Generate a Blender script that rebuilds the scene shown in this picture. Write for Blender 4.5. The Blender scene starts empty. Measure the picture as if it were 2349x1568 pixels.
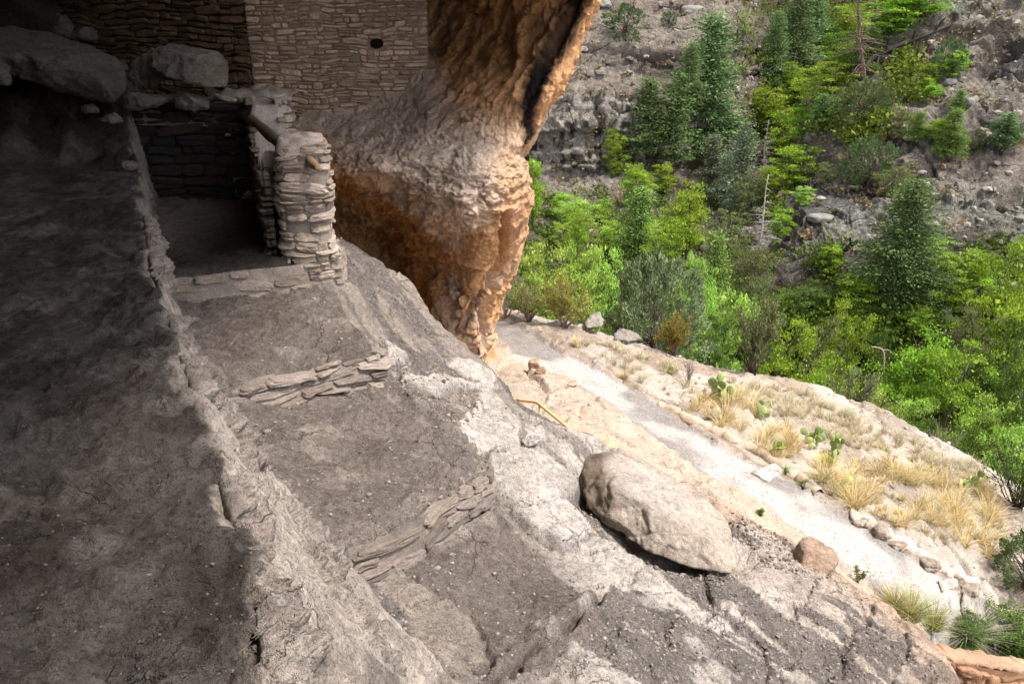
import bpy, bmesh, math, random
import numpy as np
from mathutils import Vector, Matrix
from mathutils.bvhtree import BVHTree

SC = bpy.context.scene
COL = SC.collection
random.seed(7)
R = math.radians

# ------------------------------------------------------------------ camera
PITCH = R(22.0)
LENS = 28.0
cd = bpy.data.cameras.new("camera"); cam = bpy.data.objects.new("camera", cd); COL.objects.link(cam)
cam.location = (0, 0, 0); cam.rotation_euler = (R(90) - PITCH, 0, 0)
cd.lens = LENS; cd.sensor_width = 36.0; cd.clip_start = 0.05; cd.clip_end = 2000
SC.camera = cam

# ------------------------------------------------------------------ sky, sun, exposure
SUN_EL, SUN_AZ = 62.0, 118.0         # azimuth measured from +Y towards +X
w = bpy.data.worlds.new("World"); SC.world = w; w.use_nodes = True
nt = w.node_tree; nt.nodes.clear()
sky = nt.nodes.new("ShaderNodeTexSky"); sky.sky_type = 'NISHITA'; sky.sun_disc = False
sky.sun_elevation = R(SUN_EL); sky.sun_rotation = R(SUN_AZ)
sky.air_density = 1.0; sky.dust_density = 5.0; sky.ozone_density = 0.6; sky.altitude = 1800
bg = nt.nodes.new("ShaderNodeBackground"); bg.inputs[1].default_value = 0.15
wo = nt.nodes.new("ShaderNodeOutputWorld")
hs = nt.nodes.new('ShaderNodeHueSaturation'); hs.inputs['Saturation'].default_value = 0.12; nt.links.new(sky.outputs[0], hs.inputs['Color']); nt.links.new(hs.outputs[0], bg.inputs[0]); nt.links.new(bg.outputs[0], wo.inputs[0])
sl = bpy.data.lights.new("sun", 'SUN'); sun = bpy.data.objects.new("sun", sl); COL.objects.link(sun)
sl.energy = 2.3; sl.angle = R(9.0); sl.color = (1.0, 0.93, 0.84)
sd = Vector((math.sin(R(SUN_AZ)) * math.cos(R(SUN_EL)), math.cos(R(SUN_AZ)) * math.cos(R(SUN_EL)), math.sin(R(SUN_EL))))
sun.rotation_euler = sd.to_track_quat('Z', 'Y').to_euler()
SC.view_settings.view_transform = 'Standard'; SC.view_settings.look = 'None'
SC.view_settings.gamma = 1.0; SC.view_settings.exposure = 1.75
SC.render.engine = 'CYCLES'
try:
    SC.cycles.use_denoising = True; SC.cycles.denoiser = 'OPENIMAGEDENOISE'
    SC.cycles.max_bounces = 8; SC.cycles.diffuse_bounces = 4; SC.cycles.transparent_max_bounces = 4
    SC.cycles.use_adaptive_sampling = True; SC.cycles.adaptive_threshold = 0.02
except Exception:
    pass

# ------------------------------------------------------------------ surveying helpers
FPX = LENS / 36.0 * 2349.0
CP, SP = math.cos(PITCH), math.sin(PITCH)
def ray(px, py):
    xc = (px - 1174.5) / FPX; yc = (784.0 - py) / FPX
    return np.array([xc, CP + yc * SP, -SP + yc * CP])
def at(px, py, Y):
    r = ray(px, py); return r * (Y / r[1])
def atz(px, py, z):
    r = ray(px, py); return r * (z / r[2])
def proj(P):
    x, y, z = P[..., 0], P[..., 1], P[..., 2]
    d = np.maximum(y * CP - z * SP, 1e-3)
    u = y * SP + z * CP
    return x / d * FPX + 1174.5, 784.0 - u / d * FPX

# ------------------------------------------------------------------ noise
def _h(ix, iy, iz, s):
    n = (ix.astype(np.int64) * 374761393 + iy.astype(np.int64) * 668265263 + iz.astype(np.int64) * 2147483647 + s * 974634777) & 0xFFFFFFFF
    n = ((n ^ (n >> 13)) * 1274126177) & 0xFFFFFFFF
    n = ((n ^ (n >> 16)) * 2246822519) & 0xFFFFFFFF
    return ((n ^ (n >> 15)) & 0xFFFFFF) / float(0x1000000)
def vn(p, s=0):
    i = np.floor(p); f = p - i; f = f * f * f * (f * (f * 6 - 15) + 10)
    x, y, z = (i[..., k].astype(np.int64) for k in range(3))
    fx, fy, fz = f[..., 0], f[..., 1], f[..., 2]
    def L(a, b, t): return a + (b - a) * t
    a = L(L(_h(x, y, z, s), _h(x + 1, y, z, s), fx), L(_h(x, y + 1, z, s), _h(x + 1, y + 1, z, s), fx), fy)
    b = L(L(_h(x, y, z + 1, s), _h(x + 1, y, z + 1, s), fx), L(_h(x, y + 1, z + 1, s), _h(x + 1, y + 1, z + 1, s), fx), fy)
    return L(a, b, fz) * 2 - 1
def fbm(p, o=5, s=0, g=0.5):
    a, t, q = 1.0, 0.0, np.asarray(p, float)
    for k in range(o):
        t = t + a * vn(q, s + k); a *= g; q = q * 2.03 + 17.3
    return t
def ridg(p, o=4, s=0):
    a, t, q = 1.0, 0.0, np.asarray(p, float)
    for k in range(o):
        t = t + a * (1 - 2 * np.abs(vn(q, s + k))); a *= 0.5; q = q * 2.1 + 9.1
    return t
def worley(p, s=0, jit=0.9, dims=3):
    i = np.floor(p).astype(np.int64)
    f1 = np.full(p.shape[:-1], 9.0); f2 = f1.copy(); idd = np.zeros(p.shape[:-1])
    zr = (-1, 0, 1) if dims == 3 else (0,)
    for dx in (-1, 0, 1):
        for dy in (-1, 0, 1):
            for dz in zr:
                cx, cy, cz = i[..., 0] + dx, i[..., 1] + dy, i[..., 2] + dz
                qx = cx + 0.5 + jit * (_h(cx, cy, cz, s) - 0.5); qy = cy + 0.5 + jit * (_h(cx, cy, cz, s + 1) - 0.5)
                d = (p[..., 0] - qx) ** 2 + (p[..., 1] - qy) ** 2
                if dims == 3:
                    qz = cz + 0.5 + jit * (_h(cx, cy, cz, s + 2) - 0.5); d = d + (p[..., 2] - qz) ** 2
                d = np.sqrt(d)
                m = d < f1
                f2 = np.where(m, f1, np.minimum(f2, d)); idd = np.where(m, _h(cx, cy, cz, s + 3), idd); f1 = np.where(m, d, f1)
    return f1, f2, idd
def ss(a, b, x):
    t = np.clip((x - a) / (b - a), 0, 1); return t * t * (3 - 2 * t)
def V3(x, y, z): return np.stack([x + 0 * y, y + 0 * x, z + 0 * x], -1)
def mixc(c, d, m):
    return c + (np.asarray(d) - c) * np.asarray(m)[..., None]

# ------------------------------------------------------------------ mesh helpers
def mesh_np(name, v, faces, mat=None, parent=None, smooth=True, col=None, mats=None, midx=None):
    v = np.ascontiguousarray(v, dtype=np.float32).reshape(-1, 3)
    if isinstance(faces, np.ndarray):
        faces = [faces]
    faces = [np.asarray(f, dtype=np.int32) for f in faces if len(f)]
    loops = np.concatenate([f.ravel() for f in faces])
    tot = np.concatenate([np.full(len(f), f.shape[1], dtype=np.int32) for f in faces])
    st = np.concatenate([[0], np.cumsum(tot)[:-1]]).astype(np.int32)
    me = bpy.data.meshes.new(name)
    me.vertices.add(len(v)); me.vertices.foreach_set("co", v.ravel())
    me.loops.add(len(loops)); me.loops.foreach_set("vertex_index", loops)
    me.polygons.add(len(tot)); me.polygons.foreach_set("loop_start", st)
    try: me.polygons.foreach_set("loop_total", tot)
    except Exception: pass
    me.update(calc_edges=True)
    me.polygons.foreach_set("use_smooth", np.full(len(tot), bool(smooth)))
    if col is not None:
        a = me.color_attributes.new("Col", 'FLOAT_COLOR', 'POINT')
        c = np.ones((len(v), 4), dtype=np.float32); c[:, :3] = np.asarray(col).reshape(-1, 3)
        a.data.foreach_set("color", c.ravel())
    if mat: me.materials.append(mat)
    o = bpy.data.objects.new(name, me); COL.objects.link(o)
    if parent: o.parent = parent
    return o
def grid_faces(nr, nc, flip=False):
    i = np.arange(nr - 1)[:, None] * nc + np.arange(nc - 1)[None]
    f = np.stack([i, i + 1, i + nc + 1, i + nc], -1).reshape(-1, 4)
    return f[:, ::-1] if flip else f
def struct(o, kind='structure', label=None):
    o['kind'] = kind
    if label: o['label'] = label
    return o
def tag(o, label, cat, group=None, kind=None):
    o['label'] = label; o['category'] = cat; o['kind'] = kind or 'thing'
    if group: o['group'] = group
    return o
def empty(name, loc, label, cat, group=None, rz=0.0):
    e = bpy.data.objects.new(name, None); COL.objects.link(e); e.empty_display_size = 0.1
    e.location = [float(q) for q in loc]; e.rotation_euler = (0, 0, rz)
    return tag(e, label, cat, group, 'thing')
def crs(C, n, axis=0):
    """Catmull-Rom resample of a control array along an axis."""
    C = np.moveaxis(np.asarray(C, float), axis, 0); k = len(C)
    t = np.linspace(0, k - 1, n); i = np.minimum(t.astype(int), k - 2); f = (t - i)
    g = lambda j: C[np.clip(j, 0, k - 1)]
    f = f.reshape((-1,) + (1,) * (C.ndim - 1))
    p0, p1, p2, p3 = g(i - 1), g(i), g(i + 1), g(i + 2)
    o = 0.5 * ((2 * p1) + (-p0 + p2) * f + (2 * p0 - 5 * p1 + 4 * p2 - p3) * f ** 2 + (-p0 + 3 * p1 - 3 * p2 + p3) * f ** 3)
    return np.moveaxis(o, 0, axis)
def gnorm(P):
    du = np.gradient(P, axis=1); dv = np.gradient(P, axis=0)
    n = np.cross(du, dv); n /= np.maximum(np.linalg.norm(n, axis=-1, keepdims=True), 1e-9)
    return n
def patch(name, ctrl, nr, nc, disp, colf, mat, face_to=(0, 0, 0), smooth=True):
    P = crs(crs(ctrl, nr, 0), nc, 1)
    n = gnorm(P)
    to = np.asarray(face_to) - P
    if np.mean(np.sum(n * to, -1)) < 0: n = -n; flip = False
    else: flip = True
    d = disp(P, n)
    P2 = P + (n * d[..., None] if d.ndim == 2 else d)
    c = colf(P2, gnorm(P2), d)
    o = mesh_np(name, P2, grid_faces(nr, nc, flip), mat, col=c, smooth=smooth)
    return o, P2
def sdist_poly(x, y, poly):
    """signed distance to polygon (negative inside)"""
    p = np.asarray(poly, float)[:, :2]; d = np.full(x.shape, 1e9); ins = np.zeros(x.shape, bool)
    n = len(p)
    for k in range(n):
        a, b = p[k], p[(k + 1) % n]; e = b - a
        t = np.clip(((x - a[0]) * e[0] + (y - a[1]) * e[1]) / max(e @ e, 1e-9), 0, 1)
        d = np.minimum(d, np.hypot(x - a[0] - t * e[0], y - a[1] - t * e[1]))
        c = ((a[1] > y) != (b[1] > y))
        xi = (b[0] - a[0]) * (y - a[1]) / ((b[1] - a[1]) if abs(b[1] - a[1]) > 1e-9 else 1e-9) + a[0]
        ins ^= c & (x < xi)
    return np.where(ins, -d, d)
def sdist_line(x, y, line):
    """signed distance to an open polyline, positive on its right-hand side going along it"""
    p = np.asarray(line, float)[:, :2]; d = np.full(x.shape, 1e9); sg = np.ones(x.shape)
    for k in range(len(p) - 1):
        a, b = p[k], p[k + 1]; e = b - a
        t = np.clip(((x - a[0]) * e[0] + (y - a[1]) * e[1]) / (e @ e), 0, 1)
        q = np.hypot(x - a[0] - t * e[0], y - a[1] - t * e[1])
        cr = (x - a[0]) * e[1] - (y - a[1]) * e[0]
        m = q < d - 1e-9
        sg = np.where(m, np.sign(cr), sg); d = np.where(m, q, d)
    return d * sg
class RBF:
    def __init__(s, pts):
        s.p = np.asarray(pts, float); n = len(s.p); X = s.p[:, :2]
        D = np.linalg.norm(X[:, None] - X[None], axis=-1)
        A = np.zeros((n + 3, n + 3)); A[:n, :n] = D - np.eye(n) * 0.02; A[:n, n] = 1; A[:n, n + 1:] = X; A[n, :n] = 1; A[n + 1:, :n] = X.T
        s.w = np.linalg.solve(A, np.concatenate([s.p[:, 2], [0, 0, 0]]))
    def __call__(s, x, y):
        o = s.w[-3] + s.w[-2] * x + s.w[-1] * y
        for q, wt in zip(s.p, s.w): o = o + wt * np.hypot(x - q[0], y - q[1])
        return o

# ------------------------------------------------------------------ materials
MATS = {}
def nodes(name, rough=0.9):
    m = bpy.data.materials.new(name); m.use_nodes = True; nt = m.node_tree; nt.nodes.clear()
    o = nt.nodes.new("ShaderNodeOutputMaterial"); b = nt.nodes.new("ShaderNodeBsdfPrincipled")
    b.inputs['Roughness'].default_value = rough
    b.inputs['Specular IOR Level'].default_value = 0.18
    nt.links.new(b.outputs[0], o.inputs[0]); MATS[name] = m
    return m, nt, b
def rock_mat(name, scale=1.0, bump=0.6, dist=0.02, var=0.35, pits=0.0, cracks=0.0, speck=0.25, rough=0.95, hair=0.0):
    """Col attribute (the rock's own colour) x procedural mottling, layered bump. scale: features per metre."""
    m, nt, b = nodes(name, rough); N, L = nt.nodes.new, nt.links.new
    tc = N("ShaderNodeTexCoord")
    at_ = N("ShaderNodeAttribute"); at_.attribute_name = "Col"
    def noise(sc, det=6, ro=0.6):
        n = N("ShaderNodeTexNoise"); n.inputs['Scale'].default_value = sc; n.inputs['Detail'].default_value = det; n.inputs['Roughness'].default_value = ro
        L(tc.outputs['Object'], n.inputs['Vector']); return n
    n1 = noise(2.2 * scale, 8, 0.65); n2 = noise(14 * scale, 8, 0.7); n3 = noise(60 * scale, 4, 0.75); n4 = noise(210 * scale, 2, 0.6)
    def ramp(src, lo, hi, a, c):
        r = N("ShaderNodeMapRange"); r.inputs[1].default_value = lo; r.inputs[2].default_value = hi; r.inputs[3].default_value = a; r.inputs[4].default_value = c
        L(src, r.inputs[0]); return r.outputs[0]
    def mul(a, c):
        q = N("ShaderNodeMath"); q.operation = 'MULTIPLY'; L(a, q.inputs[0])
        if isinstance(c, float): q.inputs[1].default_value = c
        else: L(c, q.inputs[1])
        return q.outputs[0]
    def add(a, c):
        q = N("ShaderNodeMath"); q.operation = 'ADD'; L(a, q.inputs[0]); L(c, q.inputs[1]); return q.outputs[0]
    v = mul(ramp(n1.outputs[0], 0.32, 0.68, 1 - var * 0.6, 1 + var * 0.5), ramp(n2.outputs[0], 0.38, 0.62, 1 - var * 0.7, 1 + var * 0.5)); v = mul(v, ramp(n4.outputs[0], .35, .65, .82, 1.16))
    if speck: v = mul(v, ramp(n3.outputs[0], 0.38, 0.5, 1 - speck, 1.0))
    if hair:
        wn2 = noise(4 * scale, 5, .7); s3 = N("ShaderNodeVectorMath"); s3.operation = 'SCALE'; s3.inputs['Scale'].default_value = .22 / scale; L(wn2.outputs['Color'], s3.inputs[0])
        s4 = N("ShaderNodeVectorMath"); s4.operation = 'ADD'; L(tc.outputs['Object'], s4.inputs[0]); L(s3.outputs[0], s4.inputs[1])
        vh = N("ShaderNodeTexVoronoi"); vh.feature = 'DISTANCE_TO_EDGE'; vh.inputs['Scale'].default_value = 2.1 * scale; L(s4.outputs[0], vh.inputs['Vector'])
        hm = ramp(vh.outputs['Distance'], 0.0, 0.02, 1.0, 0.0); nm = noise(1.1 * scale, 3); hm = mul(hm, ramp(nm.outputs[0], .50, .64, 0.0, 1.0))
        q1 = N("ShaderNodeMath"); q1.operation = 'SUBTRACT'; q1.inputs[0].default_value = 1.0; L(mul(hm, float(hair)), q1.inputs[1]); v = mul(v, q1.outputs[0]); HM = hm
    mx = N("ShaderNodeMix"); mx.data_type = 'RGBA'; mx.blend_type = 'MULTIPLY'; mx.inputs[0].default_value = 1.0
    L(at_.outputs['Color'], mx.inputs[6]); cb = N("ShaderNodeCombineColor"); L(v, cb.inputs[0]); L(v, cb.inputs[1]); L(v, cb.inputs[2]); L(cb.outputs[0], mx.inputs[7])
    L(mx.outputs[2], b.inputs['Base Color'])
    h = add(mul(n1.outputs[0], 1.0), mul(n2.outputs[0], 0.6)); h = add(h, mul(n3.outputs[0], 0.42)); h = add(h, mul(n4.outputs[0], 0.12))
    if hair: h = add(h, mul(HM, -0.5))
    if pits:
        vo = N("ShaderNodeTexVoronoi"); vo.inputs['Scale'].default_value = 9 * scale; L(tc.outputs['Object'], vo.inputs['Vector'])
        h = add(h, mul(ramp(vo.outputs['Distance'], 0.0, 0.45, -1.0, 0.0), float(pits)))
    if cracks:
        wn = noise(3 * scale, 4); sc_ = N("ShaderNodeVectorMath"); sc_.operation = 'ADD'; L(tc.outputs['Object'], sc_.inputs[0]); 
        s2 = N("ShaderNodeVectorMath"); s2.operation = 'SCALE'; s2.inputs['Scale'].default_value = 0.2 / scale; L(wn.outputs['Color'], s2.inputs[0]); L(s2.outputs[0], sc_.inputs[1])
        vo = N("ShaderNodeTexVoronoi"); vo.feature = 'DISTANCE_TO_EDGE'; vo.inputs['Scale'].default_value = 1.6 * scale; L(sc_.outputs[0], vo.inputs['Vector'])
        h = add(h, mul(ramp(vo.outputs['Distance'], 0.0, 0.03, -1.0, 0.0), float(cracks)))
    bp = N("ShaderNodeBump"); bp.inputs['Strength'].default_value = bump; bp.inputs['Distance'].default_value = dist
    L(h, bp.inputs['Height']); L(bp.outputs[0], b.inputs['Normal'])
    return m
M_floor = rock_mat("floor_rock", 1.3, 1.0, 0.075, 0.42, pits=0.2, speck=0.5, hair=.32)
M_cliff = rock_mat("cliff_rock", 1.5, 1.0, 0.055, 0.38, pits=0.12, speck=0.3, hair=.3)
M_far = rock_mat("far_rock", 0.14, 1.0, 1.8, 0.55, pits=0.1, cracks=0.5, speck=0.5)
M_trail = rock_mat("trail_ground", 2.0, 0.9, 0.04, 0.35, speck=0.4, hair=.35)
M_stone = rock_mat("wall_stone", 3.0, 0.8, 0.02, 0.3, pits=0.1, speck=0.25)
M_boulder = rock_mat("boulder_stone", 1.8, 1.0, 0.06, 0.36, pits=0.25, speck=0.35)

# ------------------------------------------------------------------ CAVE FLOOR (one height field: ledge, its flank, terraces, sloping bedrock)
edge_px = [(318, 385, -1.58), (330, 500, -1.63), (345, 600, -1.68), (400, 780, -1.70), (440, 900, -1.70), (480, 1040, -1.68), (540, 1200, -1.65), (590, 1380, -1.62), (615, 1568, -1.60)]
EDGE = [atz(*e)[:2] for e in edge_px]
d0 = EDGE[-1] - EDGE[-3]; EDGE.append(EDGE[-1] + d0 * 3); EDGE.insert(0, EDGE[0] + (EDGE[0] - EDGE[1]) * 1.5)
base_pts = [atz(*q) for q in [
    (1150, 1350, -3.42), (1200, 1568, -3.36), (1000, 1568, -3.2), (880, 1450, -3.14), (770, 1330, -3.08), (900, 1340, -3.2), (1900, 1568, -4.1), (1500, 1450, -3.68), (1700, 1350, -4.1), (1300, 1250, -3.6), (1600, 1568, -3.75), (1350, 1400, -3.5),
    (2150, 1490, -4.5), (2210, 1568, -4.45), (1915, 1310, -4.5), (1700, 1190, -4.3), (1400, 1150, -3.85), (1400, 1028, -4.05), (1300, 990, -3.98), (1165, 900, -3.85), (1250, 1080, -3.62),
    (1120, 1050, -3.42), (1000, 860, -3.22), (1000, 730, -3.12), (900, 650, -2.72), (850, 600, -2.45), (783, 560, -2.26), (900, 780, -2.92), (1050, 780, -3.3), (1110, 835, -3.6), (960, 930, -3.15),
    (780, 680, -2.42), (600, 740, -2.47), (500, 960, -2.72), (420, 800, -2.45), (1100, 1180, -3.38), (1750, 1450, -4.1), (2000, 1450, -4.4)]]
base_pts += [np.array(q) for q in [(-2.4, 9, -2.2), (-4, 10.5, -2.2), (-1.2, 2.2, -3.0), (0, 1.5, -3.2), (2, 1.5, -3.9), (4, 2, -4.5), (-3.5, 7.5, -2.2), (3, 3.3, -4.25)]]
BASE = RBF(base_pts)
def poly(pts, z): return [atz(p[0], p[1], p[2] if len(p) > 2 else z) for p in pts]
T2 = poly([(470, 930), (540, 935), (885, 850, -2.86), (945, 900, -2.95), (1030, 975, -3.05), (1120, 1055, -3.12), (1118, 1080, -3.12), (1040, 1130, -3.05), (960, 1180, -2.98), (850, 1235, -2.9), (760, 1262, -2.85), (690, 1230), (560, 1040)], -2.70)
T1 = poly([(370, 660), (780, 655, -2.36), (830, 740, -2.45), (880, 795, -2.56), (884, 815, -2.6), (720, 850, -2.55), (600, 880, -2.53), (480, 915, -2.5), (420, 850)], -2.36)
T0 = poly([(335, 640, -2.1), (400, 640, -2.1), (640, 618, -2.12), (784, 600, -2.13), (770, 560, -2.13), (700, 480, -2.13), (620, 400, -2.13), (300, 400, -2.1), (200, 500, -2.1)], -2.1)
T2R = RBF([tuple(q) for q in T2] + [tuple(atz(800, 1050, -2.9)), tuple(atz(700, 1000, -2.82))])
T1R = RBF([tuple(q) for q in T1] + [tuple(atz(600, 740, -2.44))])
LIGHT = [([(1040, 1000), (1080, 950), (1100, 905), (1140, 915), (1200, 985), (1195, 1040), (1110, 1055), (1080, 1050)], .035),
         ([(1122, 1062), (1180, 1052), (1245, 1050), (1290, 1080), (1330, 1115), (1300, 1150), (1232, 1172), (1180, 1165), (1118, 1135)], .05),
         ([(1170, 1182), (1235, 1176), (1300, 1160), (1345, 1215), (1315, 1262), (1290, 1272), (1215, 1225)], .06),
         ([(1195, 990), (1250, 1000), (1253, 1022), (1200, 1030)], .04),
         ([(885, 790), (935, 815), (920, 838), (890, 835)], .04),
         ([(920, 870), (960, 880), (1090, 895), (1160, 885), (1100, 905), (1000, 905), (930, 890)], .05),
         ([(1030, 840), (1080, 835), (1140, 870), (1130, 890), (1060, 870)], .03)]
ZS = lambda px, py: None
def zfloor_guess(px, py):
    z = -3.2
    for _ in range(12):
        q = atz(px, py, z); z = 0.5 * z + 0.5 * float(BASE(q[0], q[1]))
    return atz(px, py, z)
LPOLY = [([zfloor_guess(*p) for p in pl], h) for pl, h in LIGHT]
OUT_EDGE = [zfloor_guess(*p) for p in [(783, 560), (850, 590), (905, 622), (950, 660), (1000, 730), (1050, 778), (1110, 830), (1165, 880), (1176, 912), (1250, 955), (1310, 988), (1400, 1025), (1480, 1062), (1600, 1120), (1700, 1190), (1760, 1210), (1850, 1250), (1912, 1305), (2000, 1365), (2085, 1425), (2150, 1490), (2190, 1545), (2215, 1590)]]
OUTP = [at(735, 470, 12), at(762, 540, 9.2), *OUT_EDGE, np.array([3.4, 2.6, 0]), np.array([3.6, -8, 0]), np.array([-14, -8, 0]), np.array([-14, 12, 0])]
T3 = [atz(p[0], p[1], -3.35) for p in [(890, 1300), (1000, 1240), (1130, 1150), (1180, 1190), (1290, 1290), (1400, 1370), (1330, 1450), (1200, 1568), (1100, 1600), (1130, 1568), (1115, 1480), (1080, 1420), (960, 1390), (890, 1340)]]
RIB = [atz(1400, 1365, -3.62), atz(1345, 1430, -3.55), atz(1280, 1490, -3.5), atz(1170, 1580, -3.4)]
TRENCH = [atz(1320, 1120, -3.9), atz(1350, 1190, -3.9), atz(1420, 1260, -3.95), atz(1540, 1305, -4.05), atz(1660, 1318, -4.1), atz(1700, 1290, -4.2), atz(1500, 1150, -4.2), atz(1380, 1060, -4.1)]
def crust(X, Y, s, f=1.5, h=.012):
    q = fbm(V3(X * f, Y * f, 3.3 * s), 7, 600 + s, .55)
    return h * sum(ss(-.012, .012, q - t) for t in (-.45, -.2, .0, .18, .4))
def floor_z(X, Y, want=False, fine=True):
    wob = 0.05 * fbm(V3(X * 2.5, Y * 2.5, 0.), 4, 3) + 0.02 * fbm(V3(X * 11, Y * 11, 0.), 3, 5)
    zb = BASE(X, Y)
    n1 = fbm(V3(X * 1.7, Y * 1.7, 0.), 5, 11)
    p2 = V3(X, Y, 0.)
    # sloping bedrock: blocky plates and steps along the slope
    q = V3((X * 0.72 - Y * 0.69) * 2.2 + 0.4 * n1, (X * 0.69 + Y * 0.72) * 1.1, 0.)
    f1, f2, cid = worley(q, 21, dims=2)
    plates = 0.05 * (cid - 0.5) - 0.05 * (1 - ss(0.0, 0.09, f2 - f1))
    f1b, f2b, cib = worley(V3(X * 6 + n1, Y * 6, 0.), 31, dims=2)
    plates = plates + 0.012 * cib - 0.014 * (1 - ss(0, 0.08, f2b - f1b))
    z = zb + plates * (0.8 + 0 * X) + 0.035 * n1
    dirt = ss(0.05, 0.25, fbm(V3((X * 0.72 - Y * 0.69) * 0.6 + .3 * n1, (X * 0.69 + Y * 0.72) * 2.4, 4.), 6, 44) + 0.02)
    rx = ss(-0.3, 0.5, X + 0.25 * n1) * ss(7.5, 6.5, Y)
    fs = fbm(V3((X * 0.72 - Y * 0.69) * 0.9 + .25 * n1, (X * 0.69 + Y * 0.72) * 3.2 + .25 * n1, 7.), 6, 47) + .34 + .1 * vn(V3(X, Y, 3.), 4)
    rock = ss(-0.035, 0.035, fs)
    f1s, f2s, cis = worley(V3((X * 0.72 - Y * 0.69) * 1.4 + 0.5 * n1, (X * 0.69 + Y * 0.72) * 2.6 + .6 * n1, 0.), 23, dims=2)
    crk = (1 - ss(0.0, 0.04, f2s - f1s)) * ss(-.2, .3, fbm(V3(X * 2, Y * 2, 5.), 3, 49))
    plates = plates * (1 - rx) + rx * (0.05 * rock - 0.02 + rock * (0.03 * (cis - .5) - 0.035 * crk) + 0.012 * fbm(V3(X * 12, Y * 12, 0.), 4, 48))
    dirt = dirt * (1 - rx) + rx * np.clip(1 - rock + .7 * crk, 0, 1)
    lgt = 0 * X
    # terraces
    dz2 = sdist_poly(X, Y, T2) + wob; dz2 = dz2 + .03 * fbm(V3(X * 7, Y * 7, 0.), 4, 33); m2 = 1 - ss(-0.015, 0.03, dz2); ris = 4 * m2 * (1 - m2) + ss(.16, .03, dz2) * (dz2 > 0) * .8
    z2 = T2R(X, Y) + 0.012 * n1 + 0.01 * fbm(V3(X * 6, Y * 6, 1.), 4, 8)
    z = z - .05 * ss(.14, .02, dz2) * (dz2 > 0) + .05 * (worley(V3(X * 9, Y * 9, 0.), 34, dims=2)[2] - .4) * ss(.14, .05, dz2) * (dz2 > 0)
    z = z + (z2 - z) * m2
    dz1 = sdist_poly(X, Y, T1) + 0.3 * wob + .10; m1 = 1 - ss(-0.02, 0.05, dz1)
    z1 = T1R(X, Y) + 0.02 * fbm(V3(X * 4, Y * 4, 1.), 5, 9)
    z = z + (z1 - z) * m1
    dz0 = sdist_poly(X, Y, T0) + 0.3 * wob + .10; m0 = 1 - ss(-0.02, 0.05, dz0)
    z = z + (-2.12 + 0.02 * n1 - z) * m0
    terr = np.clip(m2 + m1 + m0, 0, 1)
    z = z - 0.16 * ss(.25, -.05, sdist_poly(X, Y, TRENCH) + wob)
    dz3 = sdist_poly(X, Y, T3) + wob; m3 = (1 - ss(-.03, .03, dz3)) * (1 - m2)
    z = z * (1 - m3) + m3 * (BASE(X, Y) + .01 * n1 + .05 * ss(-.5, 0, sdist_line(X, Y, RIB) * -1) * ss(.6, .1, np.abs(sdist_line(X, Y, RIB))))
    rb = np.abs(sdist_line(X, Y, RIB) + .5 * wob); z = z - .10 * np.exp(-(rb / .018) ** 2) + .05 * np.exp(-((rb - .06) / .04) ** 2)
    z = z - .03 * np.exp(-(dz3 / .015) ** 2) * (1 - m2)
    terr = np.clip(terr + m3, 0, 1)
    lip = np.exp(-((dz2 + .05) / .09) ** 2) * ss(-1.6, -.6, X + .3 * n1); q4 = V3(X * 4 + n1, Y * 4, 0.); f1l, f2l, cil = worley(q4, 27, dims=2)
    z = z + lip * (.05 * cil - .03 * (1 - ss(0, .08, f2l - f1l))); terr = terr * (1 - .75 * lip * (cil > .3))
    gro = 0 * X
    for pl, h in LPOLY:
        d = sdist_poly(X, Y, pl) + 0.6 * wob; m = (1 - ss(-0.015, 0.03, d)) * (1 - m1)
        zp = BASE(X, Y) + 1.5 * h + 0.012 * n1 + 0.006 * fbm(V3(X * 9, Y * 9, 2.), 3, 17)
        z = z + (zp - z) * m * (1 - m2)
        z = z - .03 * np.exp(-(d / .018) ** 2) * (1 - m2); gro = np.maximum(gro, np.exp(-((d - .012) / .02) ** 2) * (1 - m2))
        lgt = np.maximum(lgt, m)
    dirt = np.maximum(np.maximum(dirt * (1 - lgt), terr), gro)
    z = z + crust(X, Y, 1, 1.7, .010) + crust(X, Y, 2, 5.0, .005)
    # exposed lumps inside the dusty terrace surfaces
    f1c, f2c, cic = worley(V3(X * 2.6 + 0.5 * n1, Y * 2.6, 0.), 51, dims=2)
    lump = ss(0.30, 0.18, f1c + 0.12 * fbm(V3(X * 9, Y * 9, 0), 3, 2)) * (cic > 0.55)
    z = z + lump * terr * (0.012 + 0.012 * fbm(V3(X * 30, Y * 30, 0), 3, 3))
    dirt = dirt * (1 - 0.8 * lump * (m0 < .5))
    # ledge (the flat top on which the photographer stands) and its flank
    de = sdist_line(X, Y, EDGE[::-1])
    de = de + .8 * wob + 0.035 * fbm(V3(X * 5, Y * 5, 0.), 4, 71)
    back = ss(9.0, 10.6, Y + 0.3 * n1)
    zl = -1.66 + 0.018 * fbm(V3(X * 1.1, Y * 1.1, 0.), 5, 61) + 0.012 * (ss(2.5, 4.5, Y) * -1) + 0.06 * ss(0, -3, X + 3)
    rough = ss(4.6, 2.6, Y) + 0.5 * ss(0.5, -0.1, -de - 0.0)
    zl = zl + 0.014 * rough * fbm(V3(X * 8, Y * 8, 0.), 6, 65, .62) + 0.012 * ss(.0, .5, fbm(V3(X * 2.2, Y * 2.2, 0.), 4, 67)) + 0.95 * back
    zl = zl - .03 * rough * ss(.35, .1, worley(V3(X * 7 + n1, Y * 7, 0.), 68, dims=2)[0]) * ss(.1, .5, fbm(V3(X * 3, Y * 3, 1.), 3, 69)) + .02 * ss(-.35, -.05, -np.abs(de + .12)) * fbm(V3(X * 12, Y * 12, 0.), 4, 70)
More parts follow.
